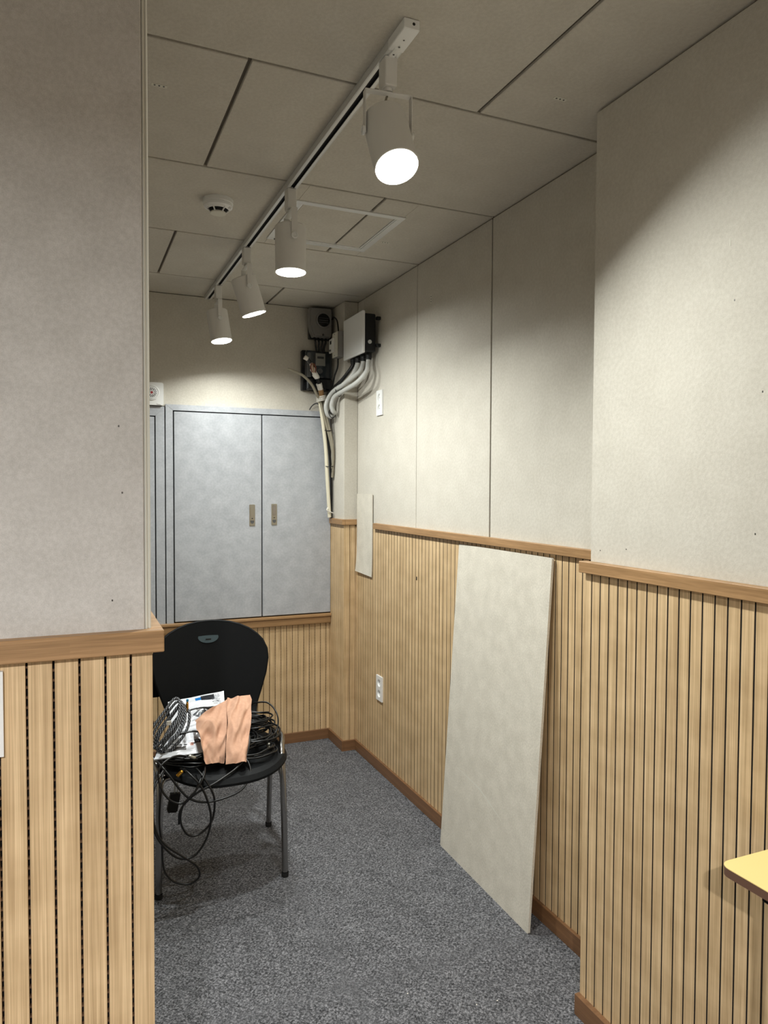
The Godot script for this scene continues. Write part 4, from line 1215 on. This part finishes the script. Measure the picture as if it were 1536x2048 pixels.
func fold(called: String, o: Node, c: Array, sd: int, lift: float) -> void:
	# c: top left, top right, middle right, bottom right, bottom left, middle left
	var g := []
	for r in 41:
		var v := r / 40.0
		var l: Vector3
		var rr: Vector3
		l = _quad(c[0], c[5], c[4], v)
		rr = _quad(c[1], c[2], c[3], v)
		var row := []
		for k in 31:
			var u := k / 30.0
			var p := l.lerp(rr, u)
			var n1 := wob.get_noise_2d((u * 3.0 + v * 2.2) * 22.0 + sd * 100.0, (v * 1.6 - u * 1.0) * 22.0)
			var n2 := wob.get_noise_2d((u - v) * 95.0 + sd * 300.0, (u + v) * 40.0 + sd)
			var crease := absf(wob.get_noise_2d((u * 1.2 + v * 1.5) * 34.0 + sd * 40.0, (v - u * 0.6) * 34.0))
			p += V(0.15, 0.55, 0.8) * (n1 * 0.022 + n2 * 0.006 - crease * 0.034 + lift + 0.006 * sin(PI * u))
			if v > 0.9: p.x += n2 * 0.006
			p.y += 0.006 * n1 * (1.0 if v < 0.05 else 0.0)
			row.append(p)
		g.append(row)
	var st := S()
	sheet(st, g, 0.0022, V(0, 0.5, 0.8))
	obj(called, st, M.cloth, o)

func _quad(a: Vector3, b: Vector3, c: Vector3, t: float) -> Vector3:
	# curve through a (0), b (.5), c (1)
	var m := b * 2.0 - (a + c) * 0.5
	return a * (1 - t) * (1 - t) + m * 2.0 * t * (1 - t) + c * t * t

func bag(called: String, label: String, c: Array, m: Material, sd: int, puff: float) -> void:
	var g := []
	for r in 25:
		var v := r / 24.0
		var row := []
		for k in 25:
			var u := k / 24.0
			var p: Vector3 = (c[0] as Vector3).lerp(c[1], u).lerp((c[3] as Vector3).lerp(c[2], u), v)
			var body := sin(PI * u) * sin(PI * v)
			var n1 := wob.get_noise_2d(u * 40.0 + sd * 77, v * 40.0)
			var n2 := absf(wob.get_noise_2d(u * 70.0 + v * 40 + sd * 19, v * 90.0 - u * 30))
			p += V(0, 0.7, 0.6) * (body * puff + n1 * 0.010 * (0.3 + body) - n2 * 0.012 * (0.4 + body))
			row.append(p)
		g.append(row)
	var st := S()
	sheet(st, g, 0.004, V(0, 0.7, 0.6))
	tag(obj(called, st, m), label, "bag")

func build_table() -> void:
	var o := thing("side_table", "narrow table with a pale yellow top against the near right wall", "table", V(1.2, 0, -0.6))
	var x0 := 1.124; var x1 := 1.262; var z0 := -0.996; var z1 := 0.15; var r := 0.024
	var p := PackedVector2Array()
	for k in 9: p.append(Vector2(x0 + r, z0 + r) + Vector2(-cos(PI / 2 * k / 8.0), -sin(PI / 2 * k / 8.0)) * r)
	p.append_array([Vector2(x1, z0), Vector2(x1, z1), Vector2(x0, z1)])
	var st := S()
	prism(st, V(0, 0.7385, 0), Vector3.RIGHT, Vector3.BACK, p, V(0, 0.0015, 0))
	obj("top", st, M.tabletop, o)
	st = S()
	prism(st, V(0, 0.7225, 0), Vector3.RIGHT, Vector3.BACK, p, V(0, 0.0159, 0))
	obj("edge_band", st, M.tableedge, o)
	solid("under_frame", V(x0 + 0.028, 0.697, -0.925), V(x1 - 0.02, 0.7222, z1 - 0.05), M.black, o, 0.003)
	for q in [-0.90, z1 - 0.08]:
		for x in [x0 + 0.045, x1 - 0.035]:
			st = S()
			tube(st, [V(x, 0.0, q), V(x, 0.699, q)], 0.012, 12)
			obj("leg", st, M.black, o)

# ---------------------------------------------------------------- scene
func _ready() -> void:
	# camera
	var cam := Camera3D.new()
	cam.name = "camera"
	var yaw := 0.4080; var pitch := -0.0348; var roll := -0.0045
	cam.fov = rad_to_deg(2.0 * atan(1024.0 / 1460.46))
	cam.basis = Basis(Vector3.UP, -yaw) * Basis(Vector3.RIGHT, pitch) * Basis(Vector3.BACK, -roll)
	cam.position = V(0, 1.45, 0)
	cam.near = 0.02
	add_child(cam)
	cam.current = true
	# closed room: no daylight reaches it
	var env := Environment.new()
	env.background_mode = Environment.BG_COLOR
	env.background_color = Color(0, 0, 0)
	env.tonemap_mode = Environment.TONE_MAPPER_LINEAR
	env.tonemap_exposure = 1.0
	env.sdfgi_enabled = true
	env.ssao_enabled = true
	env.ssil_enabled = true
	var we := WorldEnvironment.new()
	we.name = "environment"
	we.environment = env
	add_child(we)

	wob.seed = 5
	wob.noise_type = FastNoiseLite.TYPE_SIMPLEX_SMOOTH
	wob.frequency = 0.02
	wob.fractal_octaves = 2
	make_materials()
	build_room()
	# lamps
	var warm := Color(0.985, 1.0, 0.985)
	var cool := Color(1.0, 1.0, 1.0)
	var E := 1.70
	build_track("light_track", 0.683, -3.918, -1.452, "long white ceiling track with a dark slot carrying four spotlights")
	build_spot(0.683, -1.568, V(0.02, -0.90, 0.45), V(1, 0, 0.15), "white track spotlight tilted towards the room, beside the feed box of the track", E * 0.98, warm)
	build_spot(0.683, -2.370, V(0.0, -1.0, 0.03), V(-0.05, 0, 1), "white track spotlight hanging straight down by the ceiling hatch", E * 1.12, warm)
	build_spot(0.683, -3.020, V(0.30, -0.95, 0.0), V(0, 0, 1), "white track spotlight tilted towards the right wall", E * 0.80, warm)
	build_spot(0.683, -3.640, V(0.13, -0.98, 0.13), V(0, 0, 1), "white track spotlight at the far end by the back wall", E * 0.50, warm)
	build_track("light_track", -0.35, 0.2, 1.7, "shorter white ceiling track over the open side of the room")
	build_spot(-0.35, 0.85, V(-0.06, -1.0, -0.11), V(1, 0, 0), "white track spotlight on the short track, leaning to the left partition", E * 4.6, cool)
	build_spot(-0.35, 1.45, V(0.2, -0.95, 0.1), V(1, 0, 0), "white track spotlight at the outer end of the short track", E, cool)
	build_cabinets()
	build_fittings()
	build_electrics()
	build_table()
	build_chair()
	build_heap()
